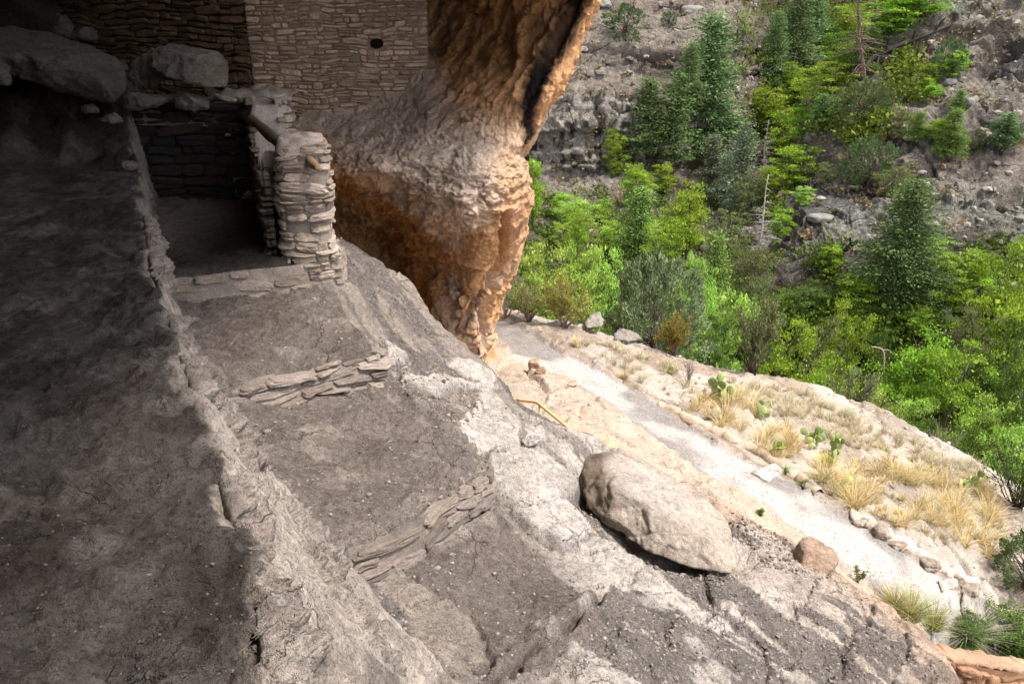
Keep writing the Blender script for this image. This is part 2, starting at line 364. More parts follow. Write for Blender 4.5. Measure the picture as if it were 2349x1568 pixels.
    zl = zl + back * 0.15 * worley(V3(X * 2.5, Y * 2.5, 0.), 91, dims=2)[0]
    zl = zl + crust(X, Y, 3, 1.2, .013) + crust(X, Y, 4, 4.5, .006) + .005 * fbm(V3(X * 30, Y * 30, 0.), 3, 64)
    wd = np.interp(Y, [1.0, 2.3, 3.3, 3.95, 4.5, 5.15, 9.0], [0.95, 0.85, 0.73, 0.58, 0.48, 0.27, 0.20])
    dr = np.clip(de, 0, None)
    zf0 = zl - 1.2 * dr / wd; fq = V3(X * 4.2, Y * 4.2, zf0 * 5.5) + .7 * np.stack([fbm(V3(X * 3, Y * 3, zf0 * 3), 3, 77 + k) for k in range(3)], -1)
    zf = zl - 1.2 * dr / wd - .06 * ss(.04, .2, dr)
    led = zf > z
    zz = np.maximum(z, zf)
    fl = led * ss(-0.02, 0.06, de)
    # outer rim of the rock
    do = sdist_poly(X, Y, OUTP) + 0.5 * wob
    zz = zz - 0.25 * np.clip(do + 0.18, 0, 0.18) ** 2 / 0.18 - 2.4 * np.clip(do, 0, 1.2)
    if not want: return zz
    return zz, dict(dirt=dirt * (~led), lgt=lgt * (~led), led=led * (de < 0.0), flank=fl, terr=terr * (~led), do=do, lump=lump, n1=n1, back=back, de=de, m0=m0, ris=np.clip(ris, 0, 1) * (~led) * (m1 < .5))

def floor_col(X, Y, Z, q):
    c = np.zeros(X.shape + (3,)) + np.array([.35, .295, .255])
    c = mixc(c, [.56, .50, .455], ss(-.2, .8, X))
    c = mixc(c, [.50, .40, .33], ss(1.2, 2.8, X + .5 * q['n1']) * .7)
    c = mixc(c, [.185, .16, .15], q['dirt'] * 0.9)
    c = mixc(c, [.21, .17, .148], q['terr'] * (1 - 0.8 * q['lump']) * 0.9)
    c = mixc(c, [.43, .37, .325], q['ris'] * .85)
    c = mixc(c, [.028, .022, .019], q['m0'] * ss(-3.9, -2.9, X) * .9)  # small room's floor: its deep shade is put into the colour
    c = mixc(c, [.62, .56, .515], q['lgt'] * (.85 + .3 * fbm(V3(X * 3, Y * 3, 0.), 4, 12)).clip(0, 1))
    c = mixc(c, [.55, .38, .27], ss(-0.45, -0.05, q['do'] + 0.12 * q['n1']) * ss(0.9, 2.0, X) * 0.7 * (1 - 0.6 * q['dirt']))
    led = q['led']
    lc = np.zeros_like(c) + np.array([.092, .078, .071])  # ledge tones kept low: vignette darkening put into the colour
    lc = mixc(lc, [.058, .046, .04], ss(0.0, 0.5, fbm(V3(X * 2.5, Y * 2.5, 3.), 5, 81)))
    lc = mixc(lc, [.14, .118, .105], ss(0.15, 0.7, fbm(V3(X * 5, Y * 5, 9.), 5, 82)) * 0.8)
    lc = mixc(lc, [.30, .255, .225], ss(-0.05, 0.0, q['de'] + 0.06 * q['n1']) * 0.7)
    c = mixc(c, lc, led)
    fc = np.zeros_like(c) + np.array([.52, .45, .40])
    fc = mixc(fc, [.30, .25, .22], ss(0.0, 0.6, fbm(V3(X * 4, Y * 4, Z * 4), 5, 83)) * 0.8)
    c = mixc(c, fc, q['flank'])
    return np.clip(c, 0.02, 0.8)

xs = np.concatenate([np.linspace(-9.5, -4.2, 140)[:-1], np.linspace(-4.2, 3.6, 660)[:-1], np.linspace(3.6, 5.2, 30)])
ys = [0.9]
while ys[-1] < 11.6: ys.append(ys[-1] + 0.0042 * max(ys[-1], 2.2) )
ys = np.concatenate([np.linspace(-6, 0.9, 60)[:-1], np.array(ys)])
GX, GY = np.meshgrid(xs, ys)
GZ, Q = floor_z(GX, GY, True)
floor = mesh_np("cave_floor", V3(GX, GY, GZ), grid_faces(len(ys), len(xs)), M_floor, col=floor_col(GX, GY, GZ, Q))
struct(floor, label="dusty grey bedrock floor of the rock shelter with worn ledges and pale slabs")
FLOORV = V3(GX, GY, GZ)
# broken flank of the ledge: a face of its own with relief square to the face
E_ = np.array(EDGE); sE = np.concatenate([[0], np.cumsum(np.linalg.norm(np.diff(E_, axis=0), axis=1))])
uu_ = [sE[0]]
while uu_[-1] < sE[-1]:
    yv = np.interp(uu_[-1], sE, E_[:, 1]); uu_.append(uu_[-1] + .005 * max(yv, 1.6))
uu_ = np.array(uu_); ex, ey = np.interp(uu_, sE, E_[:, 0]), np.interp(uu_, sE, E_[:, 1])
k_ = np.ones(41) / 41; tx = np.convolve(np.gradient(ex), k_, 'same'); ty = np.convolve(np.gradient(ey), k_, 'same'); l_ = np.hypot(tx, ty) + 1e-9; fnx, fny = -ty / l_, tx / l_
tt = np.concatenate([np.linspace(-.24, .1, 70)[:-1], np.linspace(.1, 1.0, 120)]); W_ = np.interp(ey, [1.0, 2.3, 3.3, 3.95, 4.5, 5.15, 9.0], [0.86, 0.76, 0.64, 0.50, 0.40, 0.22, 0.15])
hz = np.where(tt < 0, tt * 1.0, 0)[None] + (np.clip(tt, 0, 1)[None] * W_[:, None])
FX, FY = ex[:, None] + fnx[:, None] * hz, ey[:, None] + fny[:, None] * hz
FZ = -1.655 - 1.2 * np.clip(tt, 0, 1)[None] ** .93 * np.ones_like(FX); FP = V3(FX, FY, FZ) + np.array([0, 0, .01])
FN = gnorm(FP); FN = FN * np.sign(np.mean(FN[..., 2])); kq = ss(-.035, .02, tt)[None]
big_ = fbm(FP * 1.6, 5, 700); wq = FP * np.array([4.5, 4.5, 4.0]) + .35 * np.stack([fbm(FP * 3, 4, 701 + k) for k in range(3)], -1)
g1, g2, gi = worley(wq, 705); h1, h2, hi_ = worley(wq * 2.6, 706)
fdis = kq * (.09 * (gi - .45) - .05 * (1 - ss(0, .09, g2 - g1)) + .035 * (hi_ - .5) - .02 * (1 - ss(0, .1, h2 - h1)) + .06 * big_ + .022 * fbm(FP * 12, 5, 707, .6) + .03 * (ss(-.02, .02, fbm(FP * 2.5, 6, 708)) + ss(-.02, .02, fbm(FP * 3.1, 6, 709) - .25)) - .03 * ss(.25, .5, fbm(FP * 7, 3, 710)))
fdis = fdis + .035 * np.exp(-((tt - .03) / .04) ** 2)[None] * (1 + 1.2 * fbm(FP * 4, 4, 714)); fdis = np.maximum(fdis, -.075); fdis = fdis + (1 - kq) * (-.03 + .02 * fbm(FP * 6, 3, 711))
FP2 = FP + FN * (fdis * np.where(kq < .5, 1, 1.0) - .03)[..., None]
fcol = np.zeros_like(FP2) + np.array([.41, .35, .31]); fcol = mixc(fcol, [.34, .28, .245], ss(-.05, .5, fbm(FP * 3.5, 5, 712)) * .8); fcol = mixc(fcol, [.62, .57, .54], ss(.1, .5, fbm(FP * 2 + 5, 4, 713)) * ss(.4, .8, tt)[None] * .7)
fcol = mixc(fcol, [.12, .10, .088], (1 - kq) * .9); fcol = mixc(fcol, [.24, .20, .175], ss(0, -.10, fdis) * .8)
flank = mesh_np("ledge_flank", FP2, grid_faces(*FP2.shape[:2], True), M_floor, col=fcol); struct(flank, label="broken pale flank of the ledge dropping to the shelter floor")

# ------------------------------------------------------------------ TRAIL SLOPE outside and canyon bottom
out_pts = [atz(*q) for q in [
    (1190, 780, -4.9), (1250, 830, -4.95), (1350, 870, -5.05), (1500, 960, -5.2), (1650, 1060, -5.4), (1800, 1130, -5.6), (1950, 1220, -5.85), (2080, 1310, -6.1),
    (1130, 800, -4.75), (1180, 870, -4.7), (1250, 920, -4.75), (1350, 980, -4.8), (1450, 1030, -5.0), (1650, 1140, -5.3), (1300, 745, -5.1), (1400, 775, -5.2), (1550, 830, -5.4), (1700, 860, -5.8), (1880, 880, -6.2),
    (2080, 970, -6.7), (2240, 1060, -7.1), (2340, 1120, -7.5), (1600, 930, -5.4), (1750, 980, -5.75), (1900, 1050, -6.0), (2050, 1120, -6.3), (2200, 1200, -6.6), (2300, 1280, -6.9), (1450, 880, -5.15), (1130, 700, -4.9), (1200, 715, -5.0),
    (2100, 1400, -6.35), (2200, 1370, -6.4), (2250, 1480, -7.0), (2349, 1500, -7.3), (2349, 1330, -7.0), (2200, 1568, -7.2)]]
out_pts += [np.array(q) for q in [(1, 7, -4.8), (2, 6, -5.3), (3, 5, -5.8), (0, 8.5, -4.9), (-1, 9.5, -5.2), (-3, 11, -5.6), (4, 3, -6.6), (-4, 14, -5.6), (-6, 12, -5.6), (-1.2, 11.5, -5.2),
    (0, 17, -6.6), (-4, 18, -6.6), (3, 17.5, -8.6), (6, 17.5, -9.8), (9, 15.5, -9.5), (11, 13, -9.3), (12, 10, -9.0), (9, 7, -8.0), (8, 4, -8.6),
    (0, 24, -10.5), (5, 24, -12.5), (12, 22, -14), (17, 17, -14), (20, 8, -14), (-10, 26, -9), (0, 34, -15.5), (10, 34, -17.5), (22, 32, -18.5), (32, 25, -19), (-15, 38, -13), (0, 46, -17.5), (14, 48, -18.5), (35, 46, -19), (-20, 55, -15), (0, 62, -17), (20, 62, -19), (50, 60, -19), (50, 20, -20), (30, 0, -19), (60, 0, -22)]]
OUTZ = RBF(out_pts)
def trail_pts(L): return [atz(*q) for q in L]
PATH = trail_pts([(1130, 745, -4.9), (1180, 770, -4.9), (1245, 815, -4.92), (1300, 840, -5.0), (1420, 905, -5.1), (1540, 985, -5.25), (1650, 1060, -5.4), (1790, 1125, -5.6), (1930, 1215, -5.83), (2060, 1300, -6.08), (2150, 1360, -6.3)])
def dist_line(x, y, L):
    return np.abs(sdist_line(x, y, L))
def out_z(X, Y, want=False):
    z = OUTZ(X, Y)
    dp = dist_line(X, Y, PATH); far = ss(16, 24, Y) + ss(10, 16, X)
    n1 = fbm(V3(X * .9, Y * .9, 0.), 5, 111)
    dp = dp + 0.08 * n1 + 0.05 * fbm(V3(X * 5, Y * 5, 0.), 3, 112)
    wp = 0.44
    on = 1 - ss(wp - 0.05, wp + 0.07, dp)
    # bedded pavement rock outside the trail
    f1, f2, cid = worley(V3((X * 0.7 - Y * 0.7) * 1.3 + .5 * n1, (X * .7 + Y * .7) * 0.8, 0.), 121, dims=2)
    rk = 0.09 * (cid - 0.5) - 0.05 * (1 - ss(0, 0.08, f2 - f1)) + 0.06 * n1 + 0.03 * fbm(V3(X * 5, Y * 5, 0.), 4, 113)
    g1, g2, gid = worley(V3(X * 5, Y * 5, 0.), 131, dims=2)
    rk = rk + 0.03 * gid * (gid > .6) * ss(0.3, 0.1, g1)
    z = z + rk * (1 - on) + on * (-0.06 + 0.006 * fbm(V3(X * 20, Y * 20, 0.), 3, 114))
    z = z + far * 0.5 * fbm(V3(X * .25, Y * .25, 0.), 4, 115)
    if not want: return z
    return z, dict(on=on, n1=n1, far=far, cid=cid, dp=dp)
def out_col(X, Y, Z, q):
    px, py = proj(V3(X, Y, Z))
    side = sdist_line(X, Y, PATH)        # + on the cliff side or slope side
    c = np.zeros(X.shape + (3,)) + np.array([.44, .375, .32])
    c = mixc(c, [.27, .225, .185], ss(0.0, 0.6, q['n1']) * 0.8)
    c = mixc(c, [.46, .42, .375], ss(.1, .5, fbm(V3(X * 2.5, Y * 2.5, 2.), 4, 143)) * .6)
    up = ss(0.1, 0.5, side)      # cliff side orange bedrock
    c = mixc(c, [.46, .36, .275], up * ss(1.9, 0.3, q['dp'] + 0.5 * q['n1']) * 0.75)
    c = mixc(c, [.58, .38, .25], up * ss(0.9, 1.9, q['dp'] + .5 * q['n1']) * 0.85)
    soil = ss(-0.1, 0.3, fbm(V3(X * 1.6, Y * 1.6, 5.), 5, 141)) * (1 - up)
    c = mixc(c, [.27, .205, .15], soil * 0.7)
    c = mixc(c, [.27, .245, .23], q['on'])
    c = mixc(c, [.47, .44, .41], q['on'] * ss(0.1, 0.5, fbm(V3(X * .9, Y * .9, 8.), 3, 142)))
    c = mixc(c, [.24, .175, .125], np.exp(-((q['dp'] - .60 - .06 * q['n1']) / .09) ** 2) * (side < 0) * .8)
    c = mixc(c, [.13, .10, .075], np.clip(q['far'], 0, 1))
    return c
if True:
    xo = np.concatenate([-14 - np.geomspace(90, 0.5, 40), np.linspace(-14, -1.2, 70)[:-1], np.linspace(-1.2, 9.5, 360)[:-1], 9.5 + np.geomspace(0.06, 110, 110)])
    yo = np.concatenate([np.linspace(-20, 3, 30)[:-1], np.linspace(3, 6, 50)[:-1], np.linspace(6, 15.5, 330)[:-1], 15.5 + np.geomspace(0.05, 130, 130)])
    OX, OY = np.meshgrid(xo, yo)
    OZ, QO = out_z(OX, OY, True)
    OZ = np.clip(OZ, -24, -2.5)
    OUTV = V3(OX, OY, OZ)
    ground = mesh_np("ground", OUTV, grid_faces(len(yo), len(xo)), M_trail, col=out_col(OX, OY, OZ, QO))
    struct(ground, label="pale gravel trail and rocky slope falling away into the canyon")

# ------------------------------------------------------------------ CLIFF PIER at the mouth of the shelter
rows = [
 (900, [(700,13),(850,12.5),(950,11.9),(1050,11.2),(1100,11.0),(1118,11.2),(1128,11.8),(1120,13),(1090,16)]),
 (820, [(700,13),(850,12.5),(950,11.8),(1050,11.1),(1095,10.9),(1116,11.1),(1126,11.7),(1120,13),(1090,16)]),
 (740, [(700,12.8),(850,12.2),(940,11.5),(1030,10.9),(1085,10.7),(1116,10.9),(1126,11.6),(1120,13),(1090,16)]),
 (660, [(700,12.8),(830,12.5),(920,11.9),(1010,11.0),(1080,10.3),(1120,10.6),(1140,11.3),(1130,13),(1100,16)]),
 (590, [(700,12.8),(800,12.6),(900,12.2),(1000,10.9),(1080,10.1),(1130,10.3),(1172,11.0),(1160,13),(1130,16)]),
 (520, [(700,12.5),(790,12.4),(880,11.9),(990,10.0),(1070,9.6),(1140,9.8),(1200,10.7),(1190,13),(1150,16)]),
 (460, [(700,12.4),(780,12.0),(860,10.95),(960,9.7),(1060,9.4),(1150,9.6),(1208,10.6),(1200,13),(1160,16)]),
 (410, [(700,10.8),(770,10.3),(850,9.9),(950,9.6),(1060,9.4),(1150,9.5),(1202,10.4),(1195,13),(1160,16)]),
 (360, [(700,10.9),(780,10.4),(860,10.0),(950,9.7),(1060,9.5),(1140,9.6),(1190,10.2),(1185,13),(1160,16)]),
 (290, [(650,11.9),(760,11.6),(860,11.2),(960,10.6),(1060,10.1),(1150,9.9),(1232,10.3),(1225,13),(1190,16)]),
 (220, [(650,12.4),(760,12.3),(900,12.05),(980,11.3),(1080,10.5),(1180,10.0),(1268,10.3),(1262,13),(1230,16)]),
 (150, [(650,12.8),(800,12.8),(950,12.3),(1020,12.1),(1110,11.2),(1210,10.3),(1303,10.4),(1298,13),(1260,16)]),
 (70,  [(650,13.2),(800,13.2),(960,13.0),(1030,12.6),(1140,11.5),(1240,10.5),(1335,10.4),(1330,13),(1290,16)]),
 (0,   [(650,13.2),(800,13.2),(960,13.0),(1040,12.5),(1160,11.3),(1270,10.4),(1362,10.3),(1358,13),(1320,16)]),
 (-100,[(650,13),(800,13),(960,12.8),(1060,12.0),(1190,10.9),(1300,10.0),(1402,10.0),(1400,13),(1380,16)]),
 (-250,[(650,12.6),(800,12.6),(960,12.2),(1080,11.0),(1220,10.0),(1350,9.2),(1455,9.3),(1450,13),(1430,17)]),
 (-450,[(650,12),(800,12),(960,11.0),(1090,9.8),(1240,8.8),(1400,8.2),(1530,8.4),(1520,13),(1500,18)]),
]
ctrl = np.array([[at(px, y, Y) for px, Y in cs] for y, cs in rows])
def cliff_disp(P, n):
    px, py = proj(P)
    nn = fbm(P * 0.9, 5, 201)
    crumb = ss(400, 480, py) * ss(640, 560, py) * ss(1190, 1120, px)
    rub = ss(300, 380, py) * ss(500, 420, py)
    tl = P[..., 2] * 5.5 + P[..., 0] * .9 + 1.0 * fbm(P * np.array([1.2, 1.2, 1.6]), 5, 202); ti = np.floor(tl); tf = tl - ti; zi = 0 * ti.astype(int)
    bed = _h(ti.astype(int), zi, zi, 203) * (1 - ss(.75, 1, tf)) + _h(ti.astype(int) + 1, zi, zi, 203) * ss(.75, 1, tf)
    W = V3(P[..., 0] * 5, P[..., 1] * 5, P[..., 2] * 11) + 1.4 * np.stack([fbm(P * 3, 5, 202), fbm(P * 3, 5, 203), fbm(P * 3, 5, 204)], -1)
    f1, f2, cid = worley(W, 205)
    flk = fbm(V3(P[..., 0] * 5, P[..., 1] * 5, P[..., 2] * 13), 5, 206, .6)
    d = 0.08 * nn + crumb * (0.09 * (bed - .5) + 0.05 * (cid - .4) * (cid > .35) + .045 * flk)
    d = d + rub * 0.022 * flk + 0.014 * fbm(P * 5, 7, 207, .6) - .03 * ss(.25, .6, fbm(P * 6, 4, 208)) * (rub + .1) + .03 * (ss(-.02, .02, fbm(P * 1.6, 6, 209)) + ss(-.02, .02, fbm(P * 2.1, 6, 210) - .2))
    low = ss(600, 680, py)
    f1, f2, cid = worley(P * np.array([2., 2., 1.6]) + 1.0 * fbm(P * 1.5, 4, 226)[..., None], 225)
    d = d + (low + 0.25) * (0.13 * (cid - .5) - 0.05 * (1 - ss(0, 0.06, f2 - f1)) + .035 * ridg(P * 1.7, 4, 227))
    top = ss(300, 180, py) * ss(970, 1010, px)
    fl = P[..., 0] * 3.2 - P[..., 2] * 1.9 + 0.6 * fbm(P * 1.6, 4, 231)
    d = d - top * 0.07 * np.abs(np.sin(fl * 3.1)) ** 0.7 + top * 0.015 * ridg(P * 4, 4, 233)
    # deep seams in the outer edge
    sx = np.interp(py, [-300, -100, 0, 60, 134, 235, 319, 360], [1430, 1358, 1315, 1288, 1254, 1208, 1190, 1175])
    d = d - 0.11 * np.exp(-((px - sx - 8 + 14 * fbm(P * 1.5, 4, 235)) / 15.) ** 2) * ss(375, 340, py)
    sx2 = np.interp(py, [480, 560, 640, 720, 800], [1150, 1150, 1118, 1105, 1108])
    d = d - 0.3 * np.exp(-((px - sx2) / 8.) ** 2) * ss(470, 510, py) * ss(860, 700, py)
    d = d + .05 * ridg(P * np.array([5, 5, 2.2]), 4, 247) * np.exp(-((px - sx) / 40.) ** 2) * ss(375, 340, py)
    return d
def cliff_col(P, n, d):
    px, py = proj(P)
    c = np.zeros(P.shape) + np.array([.74, .59, .485])           # dusty plaster pink
    nn = fbm(P * 1.3, 5, 241)
    yb = np.interp(px, [740, 780, 900, 1000, 1100, 1200], [385, 405, 470, 545, 545, 470])
    org = ss(-18, 30, py - yb + 30 * fbm(P * 2.5, 5, 242)) + ss(985, 1060, px + 20 * nn) * ss(330, 180, py - (px - 1000) * .25) + .35 * ss(-110, -20, py - yb + 30 * nn)
    org = np.clip(org + ss(1090, 1190, px + 30 * nn) * ss(300, 360, py) * 0.5, 0, 1)
    c = mixc(c, [.78, .42, .19], org * 0.9)
    deep = ss(0.0, 0.5, fbm(P * 0.8, 4, 243) + 0.25) * ss(1120, 950, px)
    c = mixc(c, [.66, .29, .085], org * deep * 0.9)
    c = mixc(c, [.66, .50, .40], ss(560, 640, py) * ss(960, 1010, px) * ss(-.1, .5, nn) * 0.7)
    top = ss(175, 110, py - (px - 1000) * 0.12) * ss(1290, 1130, px) * ss(950, 990, px)
    c = mixc(c, mixc(np.zeros(P.shape) + np.array([.74, .41, .17]), [.24, .12, .05], ss(.55, .95, np.abs(np.sin((P[..., 0] * 3.2 - P[..., 2] * 1.9 + 0.6 * fbm(P * 1.6, 4, 231)) * 3.1)))), top * 0.85)
    sx = np.interp(py, [-300, -100, 0, 60, 134, 235, 319, 360], [1430, 1362, 1319, 1292, 1260, 1214, 1198, 1180])
    wd = np.interp(py, [-300, 0, 134, 235, 319, 360], [70, 40, 31, 26, 12, 4])
    bk = np.exp(-(np.abs(px - sx - 2 + 15 * fbm(P * 1.3, 6, 245, .65)) / wd) ** 2.5)
    c = mixc(c, mixc(np.zeros(P.shape) + np.array([.022, .015, .012]), [.11, .06, .035], ss(-.15, .4, fbm(P * np.array([6, 6, 1.5]), 5, 246))), np.clip(bk * 1.3, 0, 1) * ss(365, 340, py))
    c = mixc(c, [.68, .40, .25], ss(1145, 1190, px) * ss(360, 400, py) * 0.6)
    return np.clip(c, .015, .8)
cliff, CLV = patch("cliff_face", ctrl, 560, 420, cliff_disp, cliff_col, M_cliff)
struct(cliff, label="orange overhanging cliff at the shelter mouth with black streaks")

# ------------------------------------------------------------------ CEILING and back of the shelter
yy = [15, 12.6, 10.5, 8.5, 6, 3.5, 1, -2, -5, -8]
drip = {15: 2.2, 12.6: 1.9, 10.5: 1.5, 8.5: 1.1, 6: .7, 3.5: .8, 1: 1.0, -2: 1.2, -5: 1.2, -8: 1.2}
cz = {15: 1.4, 12.6: 1.7, 10.5: 2.2, 8.5: 3.1, 6: 3.8, 3.5: 4.0, 1: 4.0, -2: 3.6, -5: 2.8, -8: 1.2}  # roof above the view; low left side and dripline shaped to limit light
cc = []
for y in yy:
    e, z = drip[y], cz[y]
    cc.append([(-16, y, z - 5.0), (-10, y, z * .12 - 0.2), (-6, y, z * .16 + .35), (-3, y, z * .36 + 0.6), (e - 2.0, y, z * .9 + .15), (e - .6, y, z + 0.1), (e, y, z + .35), (e + .5, y + .3, z + 1.5), (e + .6, y + 1, z + 7)])
ceil, _ = patch("cave_ceiling", np.array(cc), 160, 160, lambda P, n: 0.18 * fbm(P * 0.8, 5, 301) + .04 * fbm(P * 4, 3, 303),
    lambda P, n, d: mixc(np.zeros(P.shape) + np.array([.30, .20, .14]), [.12, .085, .065], ss(-.2, .5, fbm(P * .7, 4, 305))), M_cliff)
struct(ceil, label="smoke darkened rock ceiling of the shelter")
pl = [(1.6, -6.8), (0, -7.5), (-5, -7), (-9, -4), (-10, 2), (-9.8, 8), (-8.5, 12.5), (-5.5, 14.2), (-2, 14.6), (-.6, 14.8), (-1.5, 17)]  # stretch behind the camera is unseen, placed to block light from behind
cw = np.array([[(x, y, z) for x, y in pl] for z in (-7, -3, -1, 1, 4)])
bw, _ = patch("cave_wall", cw, 120, 300, lambda P, n: 0.2 * fbm(P * .7, 5, 311) + .05 * fbm(P * 4, 3, 313),
    lambda P, n, d: mixc(np.zeros(P.shape) + np.array([.17, .14, .12]), [.07, .055, .05], ss(-.2, .5, fbm(P * .7, 4, 315))), M_cliff, face_to=(0, 3, 0))
struct(bw, label="dark back wall of the rock shelter")

# ------------------------------------------------------------------ contact lookup
def bvh_grid(P):
    nr, nc = P.shape[:2]
    f = grid_faces(nr, nc)
    return BVHTree.FromPolygons([tuple(q) for q in P.reshape(-1, 3).tolist()], f.tolist())
def sub(P, k): return P[::k, ::k]
B_FLOOR = bvh_grid(sub(FLOORV, 3)); B_OUT = bvh_grid(sub(OUTV, 2))
BV = [B_FLOOR, B_OUT]
def hit(px, py, trees=None):
    r = Vector(ray(px, py)).normalized(); best = None
    for b in (trees or BV):
        h = b.ray_cast(Vector((0, 0, 0)), r)
        if h[0] is not None and (best is None or h[3] < best[3]): best = h
    return np.array(best[0]) if best else None
def drop(x, y, trees=None, z0=40):
    best = -99
    for b in (trees or BV):
        h = b.ray_cast(Vector((x, y, z0)), Vector((0, 0, -1)))
        if h[0] is not None: best = max(best, h[0].z)
    return best

# ------------------------------------------------------------------ masonry
def guillotine(u0, u1, v0, v1, hr, wr, rng, out):
    w_, h_ = u1 - u0, v1 - v0
    ht = rng.uniform(*hr); wt = rng.uniform(*wr)
    if rng.random() < 0.16: ht *= rng.uniform(1.5, 2.4)
    if h_ > ht * 1.35 and (w_ < 5 * wt or h_ > 0.5 * w_ or h_ > 3 * ht):
        s = v0 + h_ * rng.uniform(.35, .65)
        guillotine(u0, u1, v0, s, hr, wr, rng, out); guillotine(u0, u1, s, v1, hr, wr, rng, out)
    elif w_ > wt * 1.45:
        s = u0 + w_ * rng.uniform(.3, .7)
        guillotine(u0, s, v0, v1, hr, wr, rng, out); guillotine(s, u1, v0, v1, hr, wr, rng, out)
    elif h_ > ht * 1.35:
        s = v0 + h_ * rng.uniform(.4, .6)
        guillotine(u0, u1, v0, s, hr, wr, rng, out); guillotine(u0, u1, s, v1, hr, wr, rng, out)
    else: out.append((u0, u1, v0, v1))
def stones(fn, U, V, hr, wr, seed, relief=.03, gap=.012, tone=(.44, .36, .31), warp=.03, hole=None, K=18, topf=None, skip=0.0):
    rng = random.Random(seed); rects = []
    guillotine(0, U, 0, V, hr, wr, rng, rects)
    allv, f4, f3, cols, base = [], [], [], [], 0
    for (a, b, c, d) in rects:
        if rng.random() < skip: continue
        if hole and hole(.5 * (a + b), .5 * (c + d)): continue
        if topf and .5 * (c + d) > topf(.5 * (a + b)): continue
        mu, mv = .5 * (a + b), .5 * (c + d); hu, hv = max(.5 * (b - a) - gap * rng.uniform(.3, 1.5), .01), max(.5 * (d - c) - gap * rng.uniform(.2, 1.2), .006)
        th = np.linspace(0, 2 * math.pi, K, endpoint=False) + rng.uniform(-.2, .2)
        pw = rng.uniform(3.0, 7.0)
        r = 1 / (np.abs(np.cos(th)) ** pw + np.abs(np.sin(th)) ** pw) ** (1 / pw)
        jr = np.array([rng.uniform(.86, 1.06) for _ in th])
        eu, ev = hu * r * np.cos(th) * jr, hv * r * np.sin(th) * jr
        sk = rng.uniform(-.12, .12); ev = ev + eu * sk
        rl = relief * rng.uniform(.3, 1.5); til = rng.uniform(-.35, .35); tl2 = rng.uniform(-.3, .3)
        rings = []
        for sc, dp in ((.97, -relief * 1.2), (1.02, rl * .45), (.97, rl * .86), (.80, rl * 1.0), (.40, rl * 1.02)):
            uu, vv = mu + eu * sc, mv + ev * sc
            dd = dp * (1 + (til * eu / max(hu, 1e-3) + tl2 * ev / max(hv, 1e-3)) * (dp > 0)) + np.array([rng.uniform(-1, 1) for _ in th]) * rl * .13 * (dp > 0)
            rings.append((uu, vv, dd))
        rings.append((np.array([mu]), np.array([mv]), np.array([rl * 1.05])))
        uu = np.concatenate([q[0] for q in rings]); vv = np.concatenate([q[1] for q in rings]); dd = np.concatenate([q[2] for q in rings])
        allv.append((uu, vv, dd))
        i = np.arange(K); j = (i + 1) % K
        for k in range(4):
            f4.append(np.stack([base + k * K + i, base + k * K + j, base + (k + 1) * K + j, base + (k + 1) * K + i], -1))
        f3.append(np.stack([base + 4 * K + i, base + 4 * K + j, np.full(K, base + 5 * K)], -1))
        t = np.array(tone) * rng.uniform(.72, 1.25) * np.array([1, rng.uniform(.97, .995), rng.uniform(.92, .99)])
        cols.append(np.tile(t, (len(uu), 1))); base += len(uu)
    u = np.concatenate([q[0] for q in allv]); v = np.concatenate([q[1] for q in allv]); d = np.concatenate([q[2] for q in allv])
    wn = vn(V3(u * 2.2, v * 2.2, seed * 1.7), seed); wn2 = vn(V3(u * 2.0, v * 2.6, seed * 2.7), seed + 1)
    P, Nn = fn(u + warp * wn2, v + warp * wn)
    P = P + Nn * d[:, None]
    P = P + 0.009 * fbm(P * 14, 3, seed)[:, None] * Nn
    return P, [np.concatenate(f4), np.concatenate(f3)], np.clip(np.concatenate(cols), .03, .8)
def masonry(name, fn, U, V, label, cat, hr=(.05, .10), wr=(.14, .34), seed=1, relief=.03, gap=.012, tone=(.44, .36, .31), mort=(.30, .25, .22), warp=.03, hole=None, topf=None, group=None, skip=0.0):
    P0, _ = fn(np.array([U * .5]), np.array([0.0]))
    e = empty(name, P0[0], label, cat, group)
    P, F, c = stones(fn, U, V, hr, wr, seed, relief, gap, tone, warp, hole, topf=topf, skip=skip)
    org = np.array(e.location)
    mesh_np("stonework", P - org, F, M_stone, e, col=c, smooth=False)
    nu, nv = max(int(U / .03), 12), max(int(V / .03), 10)
    uu, vv = np.meshgrid(np.linspace(0, U, nu), np.linspace(0, V, nv))
    if topf is not None: vv = np.minimum(vv, np.vectorize(topf)(uu) + .01)
    G, Nn = fn(uu.ravel(), vv.ravel()); G = G + Nn * (0.010 * fbm(G * 9, 4, seed + 3))[:, None]
    cm = np.tile(np.array(mort), (len(G), 1)) * (1 + .2 * fbm(G * 3, 3, seed))[:, None]
    mesh_np("mortar", G - org, grid_faces(nv, nu), M_stone, e, col=np.clip(cm, .02, .7))
    return e
def quadfn(A, B, C, D, bow=0.0):
    """A bottom-left, B bottom-right, C top-left, D top-right"""
    A, B, C, D = map(np.asarray, (A, B, C, D)); n = np.cross(B - A, C - A); n = n / np.linalg.norm(n)
    if n @ (-(A + B) / 2) < 0: n = -n
    U, V = np.linalg.norm(B - A), np.linalg.norm(C - A)
    def fn(u, v):
        s, t = (u / U)[:, None], (v / V)[:, None]
        P = A * (1 - s) * (1 - t) + B * s * (1 - t) + C * (1 - s) * t + D * s * t + n * (bow * np.sin(np.pi * np.clip(s, 0, 1)))
        return P, np.tile(n, (len(u), 1))
    return fn, U, V

